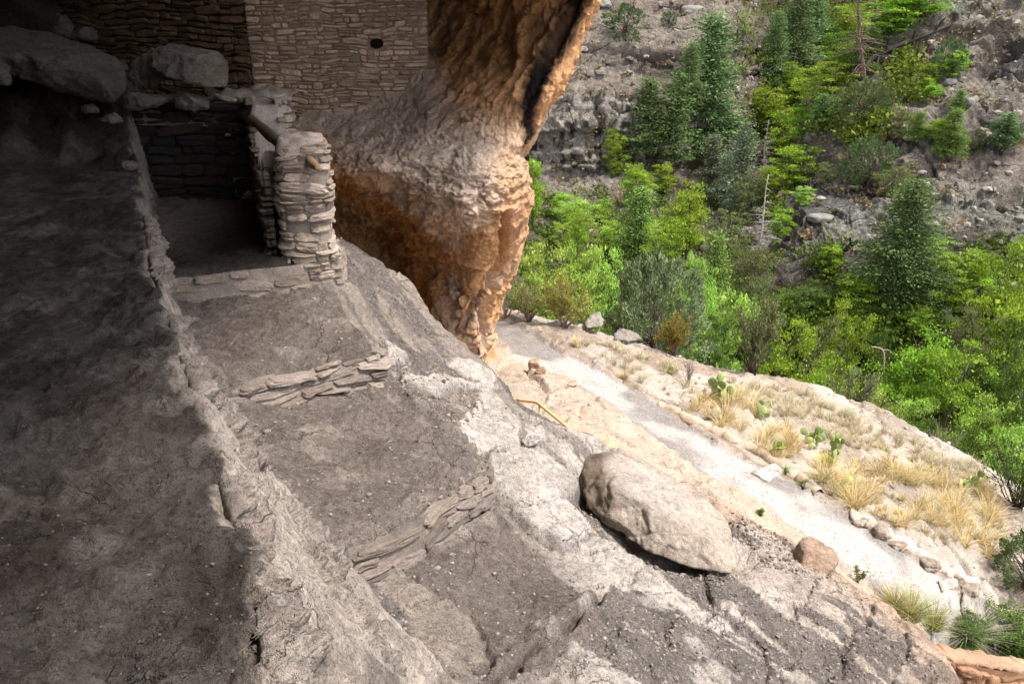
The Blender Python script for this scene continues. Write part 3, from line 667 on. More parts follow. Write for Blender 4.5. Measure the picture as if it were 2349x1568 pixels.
# big wall closing the shelter (front face, then the shaded return to the left)
A = at(600, 345, 12.0); A[2] = -1.75; B = at(990, 330, 11.95); B[2] = -1.7
Ct = A.copy(); Ct[2] = 1.6; Dt = B.copy(); Dt[2] = 1.6
fn, U, Vv = quadfn(A, B, Ct, Dt, .06)
ph = at(868, 103, 12.0); phu, phv = ph[0] - A[0], ph[2] - A[2]
wl = masonry("masonry_wall", fn, U, Vv, "tall tan rubble masonry wall of thin stones with one small dark peephole", "wall", hr=(.045, .10), wr=(.11, .29), seed=11, relief=.034, gap=.015, tone=(.64, .49, .385), mort=(.34, .25, .19), warp=.035,
             hole=lambda u, v: abs(u - phu) < .11 and abs(v - phv) < .07)
# peephole: near-black plug, shade of the opening put into its colour
bm = bmesh.new()
bmesh.ops.create_cone(bm, cap_ends=True, segments=9, radius1=.05, radius2=.055, depth=.05)
me = bpy.data.meshes.new("peephole"); bm.to_mesh(me); bm.free()
m, nt_, b_ = nodes("hole_shade"); b_.inputs['Base Color'].default_value = (.008, .006, .005, 1); me.materials.append(m)
o = bpy.data.objects.new("peephole", me); COL.objects.link(o); o.parent = wl; o.rotation_euler = (R(90), 0, 0); o.scale = (1.75, 1.25, 1)
q_, n_ = fn(np.array([phu]), np.array([phv])); o.location = Vector(q_[0] + n_[0] * .012) - wl.location
A2 = at(150, 300, 13.8); A2[2] = -1.3; B2 = A + np.array([0.0, 0.02, 0]); C2 = A2.copy(); C2[2] = 1.5; D2 = B2.copy(); D2[2] = 1.6
fn, U, Vv = quadfn(A2, B2, C2, D2, .0)
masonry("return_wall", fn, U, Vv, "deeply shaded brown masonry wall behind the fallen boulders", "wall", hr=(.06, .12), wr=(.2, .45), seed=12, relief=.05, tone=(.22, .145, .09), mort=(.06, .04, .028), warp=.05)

# low back wall of the small room
A = at(130, 470, 10.3); A[2] = -2.25; B = at(600, 470, 9.9); B[2] = -2.25
C_ = A.copy(); C_[2] = -0.95; D_ = B.copy(); D_[2] = -0.92
fn, U, Vv = quadfn(A, B, C_, D_, .0)
masonry("room_back_wall", fn, U, Vv, "low dark back wall of the small roofless room", "wall", hr=(.09, .17), wr=(.25, .55), seed=13, relief=.06, tone=(.042, .033, .028), mort=(.02, .016, .013), topf=lambda u: 1.30 - .1 * math.sin(u * 2.1))  # stone and mortar near black: shade of the room put into the tones
# its top (rubble core) so that it has thickness
def slab(name, corners, z0, z1, mat, parent, col, amp=.03, seed=1, n=40):
    a, b, c, d = [np.array(q[:2], float) for q in corners]      # a-b near edge, c-d far edge
    s, t = np.meshgrid(np.linspace(0, 1, n * 2), np.linspace(0, 1, n))
    P = a * ((1 - s) * (1 - t))[..., None] + b * (s * (1 - t))[..., None] + c * ((1 - s) * t)[..., None] + d * (s * t)[..., None]
    e = np.minimum.reduce([s, 1 - s, t, 1 - t]); z = z0 + (z1 - z0) * ss(0, .06, e)
    P3 = np.concatenate([P, z[..., None]], -1); P3[..., 2] += amp * fbm(P3 * 5, 4, seed) * ss(0, .06, e)
    c3 = np.zeros_like(P3) + np.array(col); c3 = c3 * (1 + .3 * fbm(P3 * 4, 3, seed + 1))[..., None]
    org = np.array(parent.location) if parent else 0
    o = mesh_np(name, P3 - org, grid_faces(n, n * 2), mat, parent, col=np.clip(c3, .02, .7)); return o
bw_e = [o for o in COL.objects if o.name == "room_back_wall"][0]
slab("rubble_top", [A - [.1, .03, 0], B + [.1, -.03, 0], A + [-.1, .8, 0], B + [.1, .8, 0]], -1.2, -0.93, M_stone, bw_e, (.22, .185, .165), .07, 5)

# side wall between the pier and the rear stub, with the notch
pA = np.array([-2.10, 7.35]); pB = np.array([-3.02, 10.0])
def side_pt(s, z, off=0.0):
    q = pA + (pB - pA) * s; dirn = (pB - pA) / np.linalg.norm(pB - pA); nrm = np.array([-dirn[1], dirn[0]])
    return np.array([q[0] + nrm[0] * off, q[1] + nrm[1] * off, z])
def side_top(s):
    return np.interp(s, [0, .10, .14, .30, .62, .72, .76, 1.0], [-1.1, -1.35, -1.68, -1.66, -1.58, -1.35, -.92, -.88])
Ls = float(np.linalg.norm(pB - pA))
dirn = (pB - pA) / Ls; nrm = np.array([-dirn[1], dirn[0]])       # towards the room (left)
def sidefn(sgn, off):
    n3 = np.array([nrm[0] * sgn, nrm[1] * sgn, 0])
    def fn(u, v):
        s = u / Ls; P = np.stack([pA[0] + (pB[0] - pA[0]) * s, pA[1] + (pB[1] - pA[1]) * s, -2.2 + v], -1) + n3 * off
        return P, np.tile(n3, (len(u), 1))
    return fn
sw = masonry("notched_side_wall", sidefn(1, .17), Ls, 1.35, "notched side wall between the free-standing stone pier and the rear stub", "wall", hr=(.07, .14), wr=(.2, .45), seed=14, relief=.04, tone=(.16, .13, .11), mort=(.08, .065, .055), topf=lambda u: side_top(u / Ls) + 2.2)  # room-side face: shade put into darker tones than the outer face
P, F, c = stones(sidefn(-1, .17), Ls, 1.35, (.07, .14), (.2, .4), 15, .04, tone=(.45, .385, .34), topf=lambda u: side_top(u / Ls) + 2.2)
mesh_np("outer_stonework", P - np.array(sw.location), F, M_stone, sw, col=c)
s_, t_ = np.meshgrid(np.linspace(0, 1, 160), np.linspace(-1, 1, 30))
tp = np.zeros(s_.shape + (3,)); zt = side_top(s_)
tp[..., 0] = pA[0] + (pB[0] - pA[0]) * s_ + nrm[0] * t_ * .19; tp[..., 1] = pA[1] + (pB[1] - pA[1]) * s_ + nrm[1] * t_ * .19
tp[..., 2] = zt - .10 * ss(.7, 1, np.abs(t_)) + .03 * fbm(tp * 7, 4, 4) 
mesh_np("wall_top", tp - np.array(sw.location), grid_faces(30, 160), M_stone, sw, col=np.clip(np.zeros_like(tp) + np.array([.36, .31, .28]) * (1 + .25 * fbm(tp * 6, 4, 6))[..., None], .05, .8))

# free-standing masonry pier (stacked stones all round) and rear stub
def pierfn(cx, cy, a, b, z0, H, rot=0.0, lean=(0, 0), taper=.0, pw=3.6):
    th = np.linspace(0, 2 * math.pi, 200); r = 1 / (np.abs(np.cos(th)) ** pw + np.abs(np.sin(th)) ** pw) ** (1 / pw)
    X, Y = a * r * np.cos(th), b * r * np.sin(th); s = np.concatenate([[0], np.cumsum(np.hypot(np.diff(X), np.diff(Y)))]); Ltot = s[-1]
    def fn(u, v):
        uu = np.mod(u, Ltot); x, y = np.interp(uu, s, X), np.interp(uu, s, Y)
        nx, ny = x * np.abs(x) ** (pw - 2) / a ** pw, y * np.abs(y) ** (pw - 2) / b ** pw
        l = np.hypot(nx, ny) + 1e-9; nx, ny = nx / l, ny / l
        k = 1 - taper * (v / H) + .05 * np.sin(v * 9.0) 
        x, y = x * k, y * k; c_, s_ = math.cos(rot), math.sin(rot)
        P = np.stack([cx + x * c_ - y * s_ + lean[0] * v / H, cy + x * s_ + y * c_ + lean[1] * v / H, z0 + v], -1)
        N_ = np.stack([nx * c_ - ny * s_, nx * s_ + ny * c_, 0 * nx], -1)
        return P, N_
    return fn, Ltot
pc = at(712, 600, 7.45)
fn, Lt = pierfn(pc[0], pc[1], .235, .24, -2.32, 1.45, R(12), (.02, 0), .08)
pier = masonry("stone_pier", fn, Lt, 1.28, "free-standing pier of stacked pale stones with a wooden peg", "pier", hr=(.055, .10), wr=(.16, .34), seed=16, relief=.032, gap=.006, tone=(.37, .305, .265), mort=(.29, .245, .215), warp=.035, skip=.08)
s_, t_ = np.meshgrid(np.linspace(0, 2 * math.pi, 60), np.linspace(0, 1, 14))
cp_, _ = fn(s_.ravel() / (2 * math.pi) * Lt, np.full(s_.size, 1.28)); cp_ = cp_.reshape(s_.shape + (3,)); cen = cp_.reshape(-1, 3).mean(0)
cp_ = cen + (cp_ - cen) * (t_[..., None] * 1.12); cp_[..., 2] = cen[2] + .07 * (1 - t_ ** 6) - .08 * ss(.85, 1, t_) + .025 * fbm(cp_ * 8, 4, 9)
mesh_np("cap_stone", cp_ - np.array(pier.location), grid_faces(14, 60, True), M_stone, pier, col=np.clip(np.zeros_like(cp_) + np.array([.40, .33, .29]), .05, .8))
rs = at(598, 330, 10.25)
fn, Lt = pierfn(rs[0], rs[1], .42, .30, -2.2, 1.4, R(-10), (0, 0), .02)
stub = masonry("rear_wall_stub", fn, Lt, 1.36, "broken stub of masonry wall behind the pier carrying the wooden lintel", "wall", hr=(.07, .13), wr=(.2, .4), seed=17, relief=.05, tone=(.46, .39, .345), mort=(.25, .21, .19))
cp_, _ = fn(s_.ravel() / (2 * math.pi) * Lt, np.full(s_.size, 1.36)); cp_ = cp_.reshape(s_.shape + (3,)); cen = cp_.reshape(-1, 3).mean(0)
cp_ = cen + (cp_ - cen) * (t_[..., None] * 1.15); cp_[..., 2] = cen[2] + .05 - .07 * ss(.8, 1, t_) + .05 * fbm(cp_ * 5, 4, 9)
mesh_np("cap_stones", cp_ - np.array(stub.location), grid_faces(14, 60, True), M_stone, stub, col=np.clip(np.zeros_like(cp_) + np.array([.33, .28, .25]), .05, .8))

# terrace walls
def linefn(pts, H, batter=.06):
    p = np.array([q[:3] for q in pts]); s = np.concatenate([[0], np.cumsum(np.linalg.norm(np.diff(p[:, :2], axis=0), axis=1))])
    def fn(u, v):
        uu = np.clip(u, 0, s[-1]); x, y, z = (np.interp(uu, s, p[:, k]) for k in range(3))
        xx, yy_ = np.interp(np.clip(uu + .05, 0, s[-1]), s, p[:, 0]) - np.interp(np.clip(uu - .05, 0, s[-1]), s, p[:, 0]), np.interp(np.clip(uu + .05, 0, s[-1]), s, p[:, 1]) - np.interp(np.clip(uu - .05, 0, s[-1]), s, p[:, 1])
        l = np.hypot(xx, yy_) + 1e-9; nx, ny = yy_ / l, -xx / l
        return np.stack([x - nx * batter * v / H, y - ny * batter * v / H, z + v], -1), np.stack([nx, ny, 0 * nx], -1)
    return fn, s[-1]
Lp = [np.array([q[0], q[1], -2.44]) for q in (atz(352, 648, -2.1), atz(430, 642, -2.11), atz(560, 626, -2.12), atz(660, 617, -2.12), atz(786, 600, -2.13), atz(792, 560, -2.13))]
fn, Lt = linefn(Lp, .33)
masonry("upper_terrace_wall", fn, Lt, .33, "short masonry riser under the stone pier at the front of the dark room", "wall", hr=(.06, .12), wr=(.18, .42), seed=18, relief=.03, tone=(.25, .208, .182), mort=(.25, .21, .185), warp=.04, skip=.16)
Lp = [q - np.array([0, 0, .28]) for q in (atz(470, 918, -2.5), atz(560, 892, -2.52), atz(600, 880, -2.53), atz(720, 850, -2.55), atz(800, 832, -2.58), atz(884, 812, -2.6), atz(890, 785, -2.58))]
fn, Lt = linefn(Lp, .28, .1)
masonry("lower_terrace_wall", fn, Lt, .29, "low riser of long flat stones holding the middle dusty terrace", "wall", hr=(.05, .085), wr=(.22, .5), seed=19, relief=.045, gap=.007, tone=(.235, .197, .174), mort=(.215, .18, .158), warp=.05, skip=.14)

Lp = [q - np.array([0, 0, .26]) for q in (atz(1128, 1050, -3.12), atz(1122, 1082, -3.12), atz(1040, 1135, -3.05), atz(960, 1185, -2.98), atz(850, 1240, -2.9), atz(800, 1255, -2.87))]
Lp = [q + np.array([.03, -.05, .03]) for q in Lp]
fn, Lt = linefn(Lp[::-1], .26, .04)
masonry("lowest_terrace_edge", fn, Lt, .24, "worn stone riser half buried in crust below the largest dusty terrace", "wall", hr=(.06, .13), wr=(.18, .5), seed=23, relief=.026, gap=.006, tone=(.205, .17, .15), mort=(.20, .165, .145), warp=.06, skip=.12)
# ------------------------------------------------------------------ timber
def tube(path, rad, ns=8, jit=0.0, seed=0, cap=True):
    p = np.asarray(path, float); n = len(p); rad = np.broadcast_to(rad, (n,))
    t = np.gradient(p, axis=0); t /= np.linalg.norm(t, axis=1, keepdims=True) + 1e-9
    up = np.array([0, 0, 1.0]) if abs(t[0, 2]) < .9 else np.array([1.0, 0, 0])
    a = np.cross(t, up); a /= np.linalg.norm(a, axis=1, keepdims=True) + 1e-9; b = np.cross(t, a)
    th = np.arange(ns) / ns * 2 * np.pi
    v = p[:, None] + (a[:, None] * np.cos(th)[None, :, None] + b[:, None] * np.sin(th)[None, :, None]) * rad[:, None, None]
    i = np.arange(n - 1)[:, None] * ns; j = np.arange(ns)[None]; k = (j + 1) % ns
    f = np.stack([i + j, i + k, i + ns + k, i + ns + j], -1).reshape(-1, 4)
    v = v.reshape(-1, 3)
    if cap:
        c0 = np.arange(ns)
        v = np.concatenate([v, p[:1], p[-1:]]); e0, e1 = len(v) - 2, len(v) - 1
        fc = np.concatenate([np.stack([(c0 + 1) % ns, c0, np.full(ns, e0)], -1), np.stack([c0 + (n - 1) * ns, (c0 + 1) % ns + (n - 1) * ns, np.full(ns, e1)], -1)])
        return v, f, fc
    return v, f, np.zeros((0, 3), int)
M_wood = rock_mat("old_wood", 6.0, .8, .01, .4, speck=.2)
def timber(name, a, b, r, label, cat, col=(.20, .13, .085), parent=None, n=24):
    a, b = np.array(a), np.array(b); s = np.linspace(0, 1, n)[:, None]; p = a + (b - a) * s
    p[:, 2] += .012 * np.sin(s[:, 0] * 5)
    v, f, fc = tube(p, r * (1 + .12 * np.sin(s[:, 0] * 11)), 12)
    org = a if parent is None else np.array(parent.location)
    v = v - org; v = v + .004 * fbm(v * 30, 3, 4)[:, None]
    o = mesh_np(name, v, [f, fc], M_wood, parent, col=np.tile(np.array(col), (len(v), 1)))
    if parent is None: o.location = a; tag(o, label, cat)
    return o
timber("wooden_lintel", at(556, 262, 9.9), at(652, 332, 7.6), .055, "weathered wooden pole spanning from the rear stub to the stone pier", "pole", (.17, .12, .09))
timber("wooden_peg", at(690, 352, 7.5), at(730, 384, 7.0), .035, "", "", (.30, .19, .11), parent=pier)

# ------------------------------------------------------------------ boulders
def hull_rock(name, pts, label, cat="boulder", amp=.03, seed=1, tone=(.47, .40, .36), k=22.0, sub=5, group=None, colf=None, mat=None, parent=None):
    pts = np.array([np.array(p) for p in pts]); c = (pts.min(0) + pts.max(0)) / 2 * .3 + pts.mean(0) * .7
    bm = bmesh.new()
    for p in pts: bm.verts.new(p - c)
    bmesh.ops.convex_hull(bm, input=bm.verts[:]); bm.normal_update()
    ns, hs = [], []
    for f in bm.faces:
        n = np.array(f.normal); 
        h = n @ np.array(f.verts[0].co)
        if h < 0: n, h = -n, -h
        if f.calc_area() > 1e-6: ns.append(n); hs.append(max(h, 1e-3))
    bm.free(); ns, hs = np.array(ns), np.array(hs)
    bm = bmesh.new(); bmesh.ops.create_icosphere(bm, subdivisions=sub, radius=1)
    V = np.array([v.co[:] for v in bm.verts]); F = np.array([[q.index for q in f.verts] for f in bm.faces]); bm.free()
    # stretch directions so that the grid density follows the elongated shape
    sp = (pts.max(0) - pts.min(0)); D = V * sp; D /= np.linalg.norm(D, axis=1, keepdims=True)
    q = np.maximum(D @ ns.T, 1e-4) / hs              # 1/r per plane
    r = 1 / (np.sum(q ** k, axis=1) ** (1 / k))
    P = D * r[:, None]; size = float(np.mean(sp))
    w_ = P / size
    d = fbm(w_ * 3.2 + seed, 5, seed) * .8 + .5 * ridg(w_ * 5 + seed, 3, seed + 9) - .35
    f1, f2, cid = worley(w_ * 5 + seed, seed)
    d = d + .5 * (cid - .5) - .6 * (1 - ss(0, .10, f2 - f1)) * .5
    nd = D
    P = P + nd * (amp * d)[:, None] + nd * (amp * .25 * fbm(w_ * 22, 4, seed + 5))[:, None]
    cc_ = np.zeros_like(P) + np.array(tone); cc_ = cc_ * (1 + .22 * fbm(w_ * 4 + 7, 4, seed + 3))[:, None]
    if colf: cc_ = colf(P + c, cc_, D)
    o = mesh_np(name, P if parent is None else P + c - np.array(parent.location), F, mat or M_boulder, parent, col=np.clip(cc_, .02, .8))
    if parent is None: o.location = c; tag(o, label, cat, group)
    return o
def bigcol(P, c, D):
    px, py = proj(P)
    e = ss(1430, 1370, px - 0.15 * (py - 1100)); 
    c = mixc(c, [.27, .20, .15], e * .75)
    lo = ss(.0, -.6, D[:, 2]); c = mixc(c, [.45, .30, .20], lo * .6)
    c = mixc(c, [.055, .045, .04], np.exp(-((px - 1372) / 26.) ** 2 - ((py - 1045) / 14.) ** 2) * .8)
    c = mixc(c, [.62, .56, .52], ss(.3, .8, D[:, 2]) * .5 * (1 - e))  # upward faces lightened: bright sky-lit top put into the colour
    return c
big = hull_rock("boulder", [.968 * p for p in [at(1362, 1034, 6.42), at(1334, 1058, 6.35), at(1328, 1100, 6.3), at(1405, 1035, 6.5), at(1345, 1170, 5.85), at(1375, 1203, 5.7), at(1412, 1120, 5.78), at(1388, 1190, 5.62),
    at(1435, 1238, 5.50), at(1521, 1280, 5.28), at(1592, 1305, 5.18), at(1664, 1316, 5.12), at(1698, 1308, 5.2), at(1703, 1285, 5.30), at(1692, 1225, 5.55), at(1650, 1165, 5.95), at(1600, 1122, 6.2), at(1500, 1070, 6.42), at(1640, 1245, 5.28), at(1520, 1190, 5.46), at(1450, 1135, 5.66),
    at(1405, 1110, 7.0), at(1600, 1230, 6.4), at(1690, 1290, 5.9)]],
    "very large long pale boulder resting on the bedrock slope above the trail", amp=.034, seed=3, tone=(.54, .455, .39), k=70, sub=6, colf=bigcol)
def stone_at(name, px, py, wpx, hpx, label, cat="rock", tone=(.47, .40, .35), seed=1, group=None, flat=.5, base=None, Y=None, sub=4, amp=None, rot=0.0, deep=1.0, k=14):
    """irregular rock whose centre is seen at px,py, about wpx x hpx in size, resting on the ground (or at depth Y)"""
    c = at(px, py, Y) if Y else hit(px, py + hpx * .35)
    t = np.linalg.norm(c); w_ = wpx / FPX * t; h_ = hpx / FPX * t
    rng = random.Random(seed * 131 + 7); pts = []
    for i in range(15):
        th = rng.uniform(0, 2 * math.pi); ph_ = rng.uniform(-1, 1); s = math.sqrt(max(0, 1 - ph_ * ph_ * .7))
        x, y, z = .5 * w_ * s * math.cos(th) * rng.uniform(.8, 1.1), .5 * w_ * deep * .75 * s * math.sin(th), .5 * h_ * ph_
        x, y = x * math.cos(rot) - y * math.sin(rot), x * math.sin(rot) + y * math.cos(rot)
        pts.append(c + np.array([x, y, z + (h_ * .3 if not Y else 0)]))
    return hull_rock(name, pts, label, cat, amp if amp is not None else .05 * w_, seed, tone, k, sub, group)
dk = (.14, .12, .105)
hull_rock("boulder", [at(-60, 70, 9.3), at(20, 55, 9.6), at(120, 75, 9.5), at(225, 110, 9.3), at(280, 140, 9.1), at(302, 180, 9.0), at(298, 215, 8.9), at(262, 256, 8.8), at(240, 250, 8.8), at(150, 205, 8.6), at(60, 160, 8.6), at(-60, 150, 8.6),
    at(-60, 90, 11), at(150, 100, 11), at(290, 160, 10.6), at(180, 130, 8.7), at(-60, 110, 8.5), at(255, 190, 8.6)], "long flat-topped dark boulder leaning over the rubble slope", amp=.07, seed=21, tone=(.13, .11, .098), k=14, sub=6)
hull_rock("boulder", [at(355, 110, 9.8), at(420, 100, 9.9), at(500, 115, 9.9), at(522, 150, 9.8), at(526, 202, 9.6), at(470, 205, 9.4), at(400, 185, 9.4), at(350, 150, 9.6), at(380, 115, 10.6), at(510, 130, 10.6), at(450, 130, 9.5)],
    "blocky rounded boulder wedged on the low wall beside the tall shaded masonry", amp=.05, seed=22, tone=(.25, .21, .18), sub=5)
stone_at("rock", 335, 232, 118, 52, "flat loose stone lying on the low back wall below the long dark boulder", seed=31, tone=(.20, .17, .15), Y=9.7)
stone_at("rock", 440, 233, 90, 44, "wedge shaped stone on the low back wall below the blocky boulder", seed=32, tone=(.22, .185, .16), Y=9.7)
stone_at("rock", 205, 252, 40, 26, "small pale stone perched under the edge of the long dark boulder", seed=33, tone=(.22, .19, .165), Y=9.3)
stone_at("rock", 255, 272, 55, 26, "pair-sized flat stone at the left end of the low back wall", seed=34, tone=(.19, .16, .14), Y=9.5)
stone_at("rock", 300, 380, 46, 22, "pale angular stone lying at the foot of the low back wall", seed=35, tone=(.24, .205, .18), Y=9.0)
stone_at("rock", 0, 165, 50, 60, "rounded dark rock half out of the frame under the long boulder", seed=36, tone=dk, Y=8.6)
stone_at("rock", 195, 82, 60, 34, "small dark rock on top of the long flat boulder near the black gap", seed=37, tone=dk, Y=11)
stone_at("rock", 330, 160, 70, 90, "crumbling pale stump of stones between the two large dark boulders", seed=38, tone=(.24, .205, .18), Y=10.2, amp=.06)
stone_at("rock", 145, 60, 50, 50, "dark upright block standing behind the long flat boulder", seed=39, tone=(.16, .13, .12), Y=11.6)
stone_at("rock", 1345, 1165, 44, 58, "small tan wedge stone tucked against the left end of the big boulder", seed=41, tone=(.46, .34, .24), Y=5.95)
stone_at("rock", 1345, 1250, 46, 40, "little pointed tan stone at the broken lip of a pale slab", seed=42, tone=(.47, .36, .26), Y=5.42)
stone_at("rock", 1222, 1008, 56, 34, "thin flat slab stone lying on the pale bedrock above the big boulder", seed=43, tone=(.56, .50, .46))
stone_at("rock", 1865, 1285, 110, 76, "orange rounded rock at the lip of the bedrock beside the trail", seed=44, tone=(.48, .34, .25), Y=5.75, amp=.015, k=70, deep=1.3)
stone_at("rock", 1225, 832, 36, 28, "orange brown stone lying in a small pile on the cliff side of the trail", seed=45, tone=(.60, .42, .29))
stone_at("rock", 1238, 846, 34, 22, "darker stone leaning on the small orange pile by the trail", seed=46, tone=(.42, .27, .18))
stone_at("rock", 1312, 878, 34, 14, "flat orange stone beside the gravel trail near the small pile", seed=47, tone=(.60, .42, .30))
hull_rock("rock", [at(1340, 742, 13.3), at(1352, 722, 13.5), at(1375, 716, 13.7), at(1384, 734, 13.4), at(1380, 748, 13.1), at(1345, 752, 13.0), at(1360, 725, 14.2), at(1380, 730, 14.2), at(1350, 756, 13.6)], "pale angular rock beside the bare shrubs at the trail head", "rock", .05, 48, (.34, .305, .27), 40, 4)
hull_rock("rock", [at(1400, 765, 13.2), at(1425, 752, 13.5), at(1462, 764, 13.4), at(1470, 778, 13.2), at(1440, 786, 12.9), at(1410, 780, 12.9), at(1430, 762, 14.0), at(1455, 770, 14.0)], "low grey rock with a dark gap at the foot of the large juniper", "rock", .04, 49, (.31, .28, .25), 40, 4)
for i, (x, y, w_, h_, lb) in enumerate([(2018, 1215, 58, 34, "largest pale kerb stone on the edge of the dry grass"), (1968, 1190, 50, 26, "flat broken kerb stone left of the largest one"), (2215, 1345, 60, 44, "rounded tan stone where the kerb meets the stone step"),
        (1640, 955, 34, 20, "first tan kerb stone beside the prickly pear grass"), (1735, 1018, 34, 18, "small kerb stone below the bright green seedling"), (1850, 1112, 30, 14, "thin pale kerb stone near the small green tufts"),
        (2130, 1295, 56, 26, "long low kerb stone at the foot of the tall dry grass"), (2060, 1250, 44, 24, "medium kerb stone just right of the largest one")]):
    stone_at("kerb_stone", x, y, w_, h_, lb, "stone", (.46, .375, .31), 60 + i, "loose stones along the trail kerb")

# ------------------------------------------------------------------ OPPOSITE CANYON SIDES
def P_(L): return [at(*q) for q in L]
wallC = np.array([
 P_([(900,-420,125),(1200,-420,125),(1500,-420,128),(1700,-430,132),(1900,-440,140),(2200,-450,150),(2700,-500,160)]),
 P_([(900,-150,112),(1200,-150,112),(1500,-150,114),(1700,-160,118),(1900,-170,128),(2200,-180,138),(2700,-220,150)]),
 P_([(900,0,98),(1200,0,98),(1500,0,100),(1680,0,104),(1850,0,116),(2200,-20,128),(2700,-60,140)]),
 P_([(900,80,90),(1200,80,90),(1500,85,92),(1680,90,96),(1850,90,110),(2200,80,120),(2700,40,130)]),
 P_([(900,135,86),(1200,135,86),(1500,140,87),(1680,150,91),(1850,170,104),(2200,160,112),(2700,120,124)]),
 P_([(900,165,87),(1200,165,87),(1500,172,88),(1680,185,92),(1850,200,102),(2200,190,110),(2700,150,122)]),
 P_([(900,215,81),(1200,215,81),(1500,220,82),(1680,235,87),(1850,250,97),(2200,250,106),(2700,200,120)]),
 P_([(900,250,79.5),(1200,250,79),(1480,255,79.5),(1650,270,85),(1850,300,92),(2200,300,102),(2700,260,118)]),
 P_([(900,400,78.5),(1200,405,78),(1440,400,78.5),(1620,400,84),(1800,400,86),(2200,400,95),(2700,360,112)]),
 P_([(900,440,74),(1200,440,73),(1430,445,74),(1600,450,78),(1750,460,78),(2200,480,85),(2700,440,100)]),
 P_([(900,520,66),(1200,520,65),(1400,520,65),(1600,540,66),(1750,560,64),(2200,560,72),(2700,520,90)]),
 P_([(900,640,54),(1200,640,53),(1400,640,52),(1600,650,50),(1750,660,50),(2200,660,60),(2700,640,76)]),
 P_([(900,800,44),(1200,800,42),(1400,800,42),(1600,800,40),(1750,800,40),(2200,800,46),(2700,800,60)]),
])
def strat(P, f, s, sharp=.12):
    t = P[..., 2] * f + 0.5 * fbm(P * .05, 4, s); i = np.floor(t); fr = t - i
    a, b = _h(i.astype(int), 0 * i.astype(int), 0 * i.astype(int), s), _h(i.astype(int) + 1, 0 * i.astype(int), 0 * i.astype(int), s)
    return a + (b - a) * ss(1 - sharp, 1, fr)
def farA_d(P, n):
    px, py = proj(P); face = ss(215, 240, py) * ss(430, 400, py) * ss(1520, 1450, px)
    led = ss(120, 140, py) * ss(225, 210, py)
    d = 2.3 * (strat(P, .6, 401) - .5) + 1.0 * (strat(P, 1.9, 405) - .5)
    f1, f2, c1 = worley(P * np.array([.45, .45, .8]), 407)
    d = d * (.5 + .7 * np.maximum(face, led)) * (1 - .72 * face) + .45 * (c1 - .5) * (1 - face * .4) - .2 * (1 - ss(0, .1, f2 - f1)) + .9 * fbm(P * .12, 5, 409)
    f1, f2, c1 = worley(P * 1.4, 417); d = d + .35 * c1 * ss(.5, .2, f1) * (c1 > .5) + .12 * fbm(P * 1.5, 3, 411)
    return d
def farA_c(P, n, d):
    px, py = proj(P)
    c = np.zeros(P.shape) + np.array([.37, .32, .27]); nn = fbm(P * .35, 5, 421)
    flat = ss(.35, .75, n[..., 2])
    c = mixc(c, [.24, .185, .11], flat * ss(-.1, .4, nn) * .8)
    c = mixc(c, [.27, .21, .185], ss(0, .6, fbm(P * .15, 4, 423)) * (1 - flat) * .6)
    band = np.exp(-((py - (160 + 10 * fbm(P * .1, 3, 425) + (px - 1300) * .03)) / 14.) ** 2) * ss(1180, 1300, px)
    c = mixc(c, [.07, .055, .05], band * .85 * ss(-.5, .1, nn))
    face = ss(205, 232, py) * ss(430, 380, py) * ss(1520, 1450, px)
    Q = V3(P[..., 0] * 1.1, P[..., 1] * 1.1, P[..., 2] * .10)
    st = ss(-.2, .02, fbm(Q, 4, 427)) * ss(-.3, .05, fbm(P * 1.3, 4, 428))
    c = mixc(c, [.50, .455, .41], face * .9)
    c = mixc(c, [.035, .026, .021], face * st * .92)
    strk = np.exp(-((px - 1402) / 9.) ** 2) + .6 * np.exp(-((px - 1330) / 7.) ** 2) + .5 * np.exp(-((px - 1462) / 7.) ** 2)
    c = mixc(c, [.42, .41, .36], face * np.clip(strk, 0, 1) * .85)
    gl = ss(1560, 1720, px + 25 * nn) * ss(330, 200, py - 120) * .0
    c = mixc(c, [.11, .085, .07], ss(380, 420, py) * ss(1380, 1480, px) * .6)
    c = mixc(c, [.25, .20, .17], ss(420, 470, py) * .6)
    c = mixc(c, [.16, .12, .075], ss(500, 600, py) * .8)
    c = mixc(c, [.09, .075, .04], ss(1700, 1800, px) * .75)
    return np.clip(c, .02, .7)
farA, FA = patch("canyon_wall", crs(wallC, 13, 0), 420, 460, farA_d, farA_c, M_far)
struct(farA, label="layered grey canyon wall opposite with a dark stained cliff band")
ridge = np.array([
 P_([(1560,800,75),(1700,600,78),(1800,480,82),(1900,340,86),(2020,240,90),(2150,160,94),(2400,20,98),(2800,-150,100)]),
 P_([(1590,600,66),(1740,480,68),(1830,370,71),(1900,270,74),(1985,165,77),(2080,70,80),(2230,-30,83),(2600,-250,86)]),
 P_([(1590,650,60),(1760,520,62),(1850,420,65),(1940,330,67),(2040,240,70),(2150,150,73),(2300,50,76),(2700,-150,80)]),
 P_([(1600,700,55),(1790,570,57),(1890,480,59),(1990,400,61),(2100,320,63),(2210,240,66),(2370,150,69),(2700,-20,73)]),
 P_([(1610,740,50),(1810,610,52),(1920,540,53),(2030,480,54),(2140,410,56),(2250,350,59),(2400,270,62),(2700,130,66)]),
 P_([(1620,790,46),(1830,680,47),(1950,620,47.5),(2060,580,48),(2160,530,49),(2270,470,52),(2400,410,55),(2700,300,59)]),
 P_([(1640,850,42),(1850,760,42),(1980,720,42.5),(2090,690,43),(2190,650,44),(2290,610,46),(2420,560,48),(2700,450,52)]),
 P_([(1660,950,38),(1870,860,38),(2000,830,38),(2110,810,38),(2210,780,39),(2310,760,40),(2440,720,42),(2700,650,46)]),
])
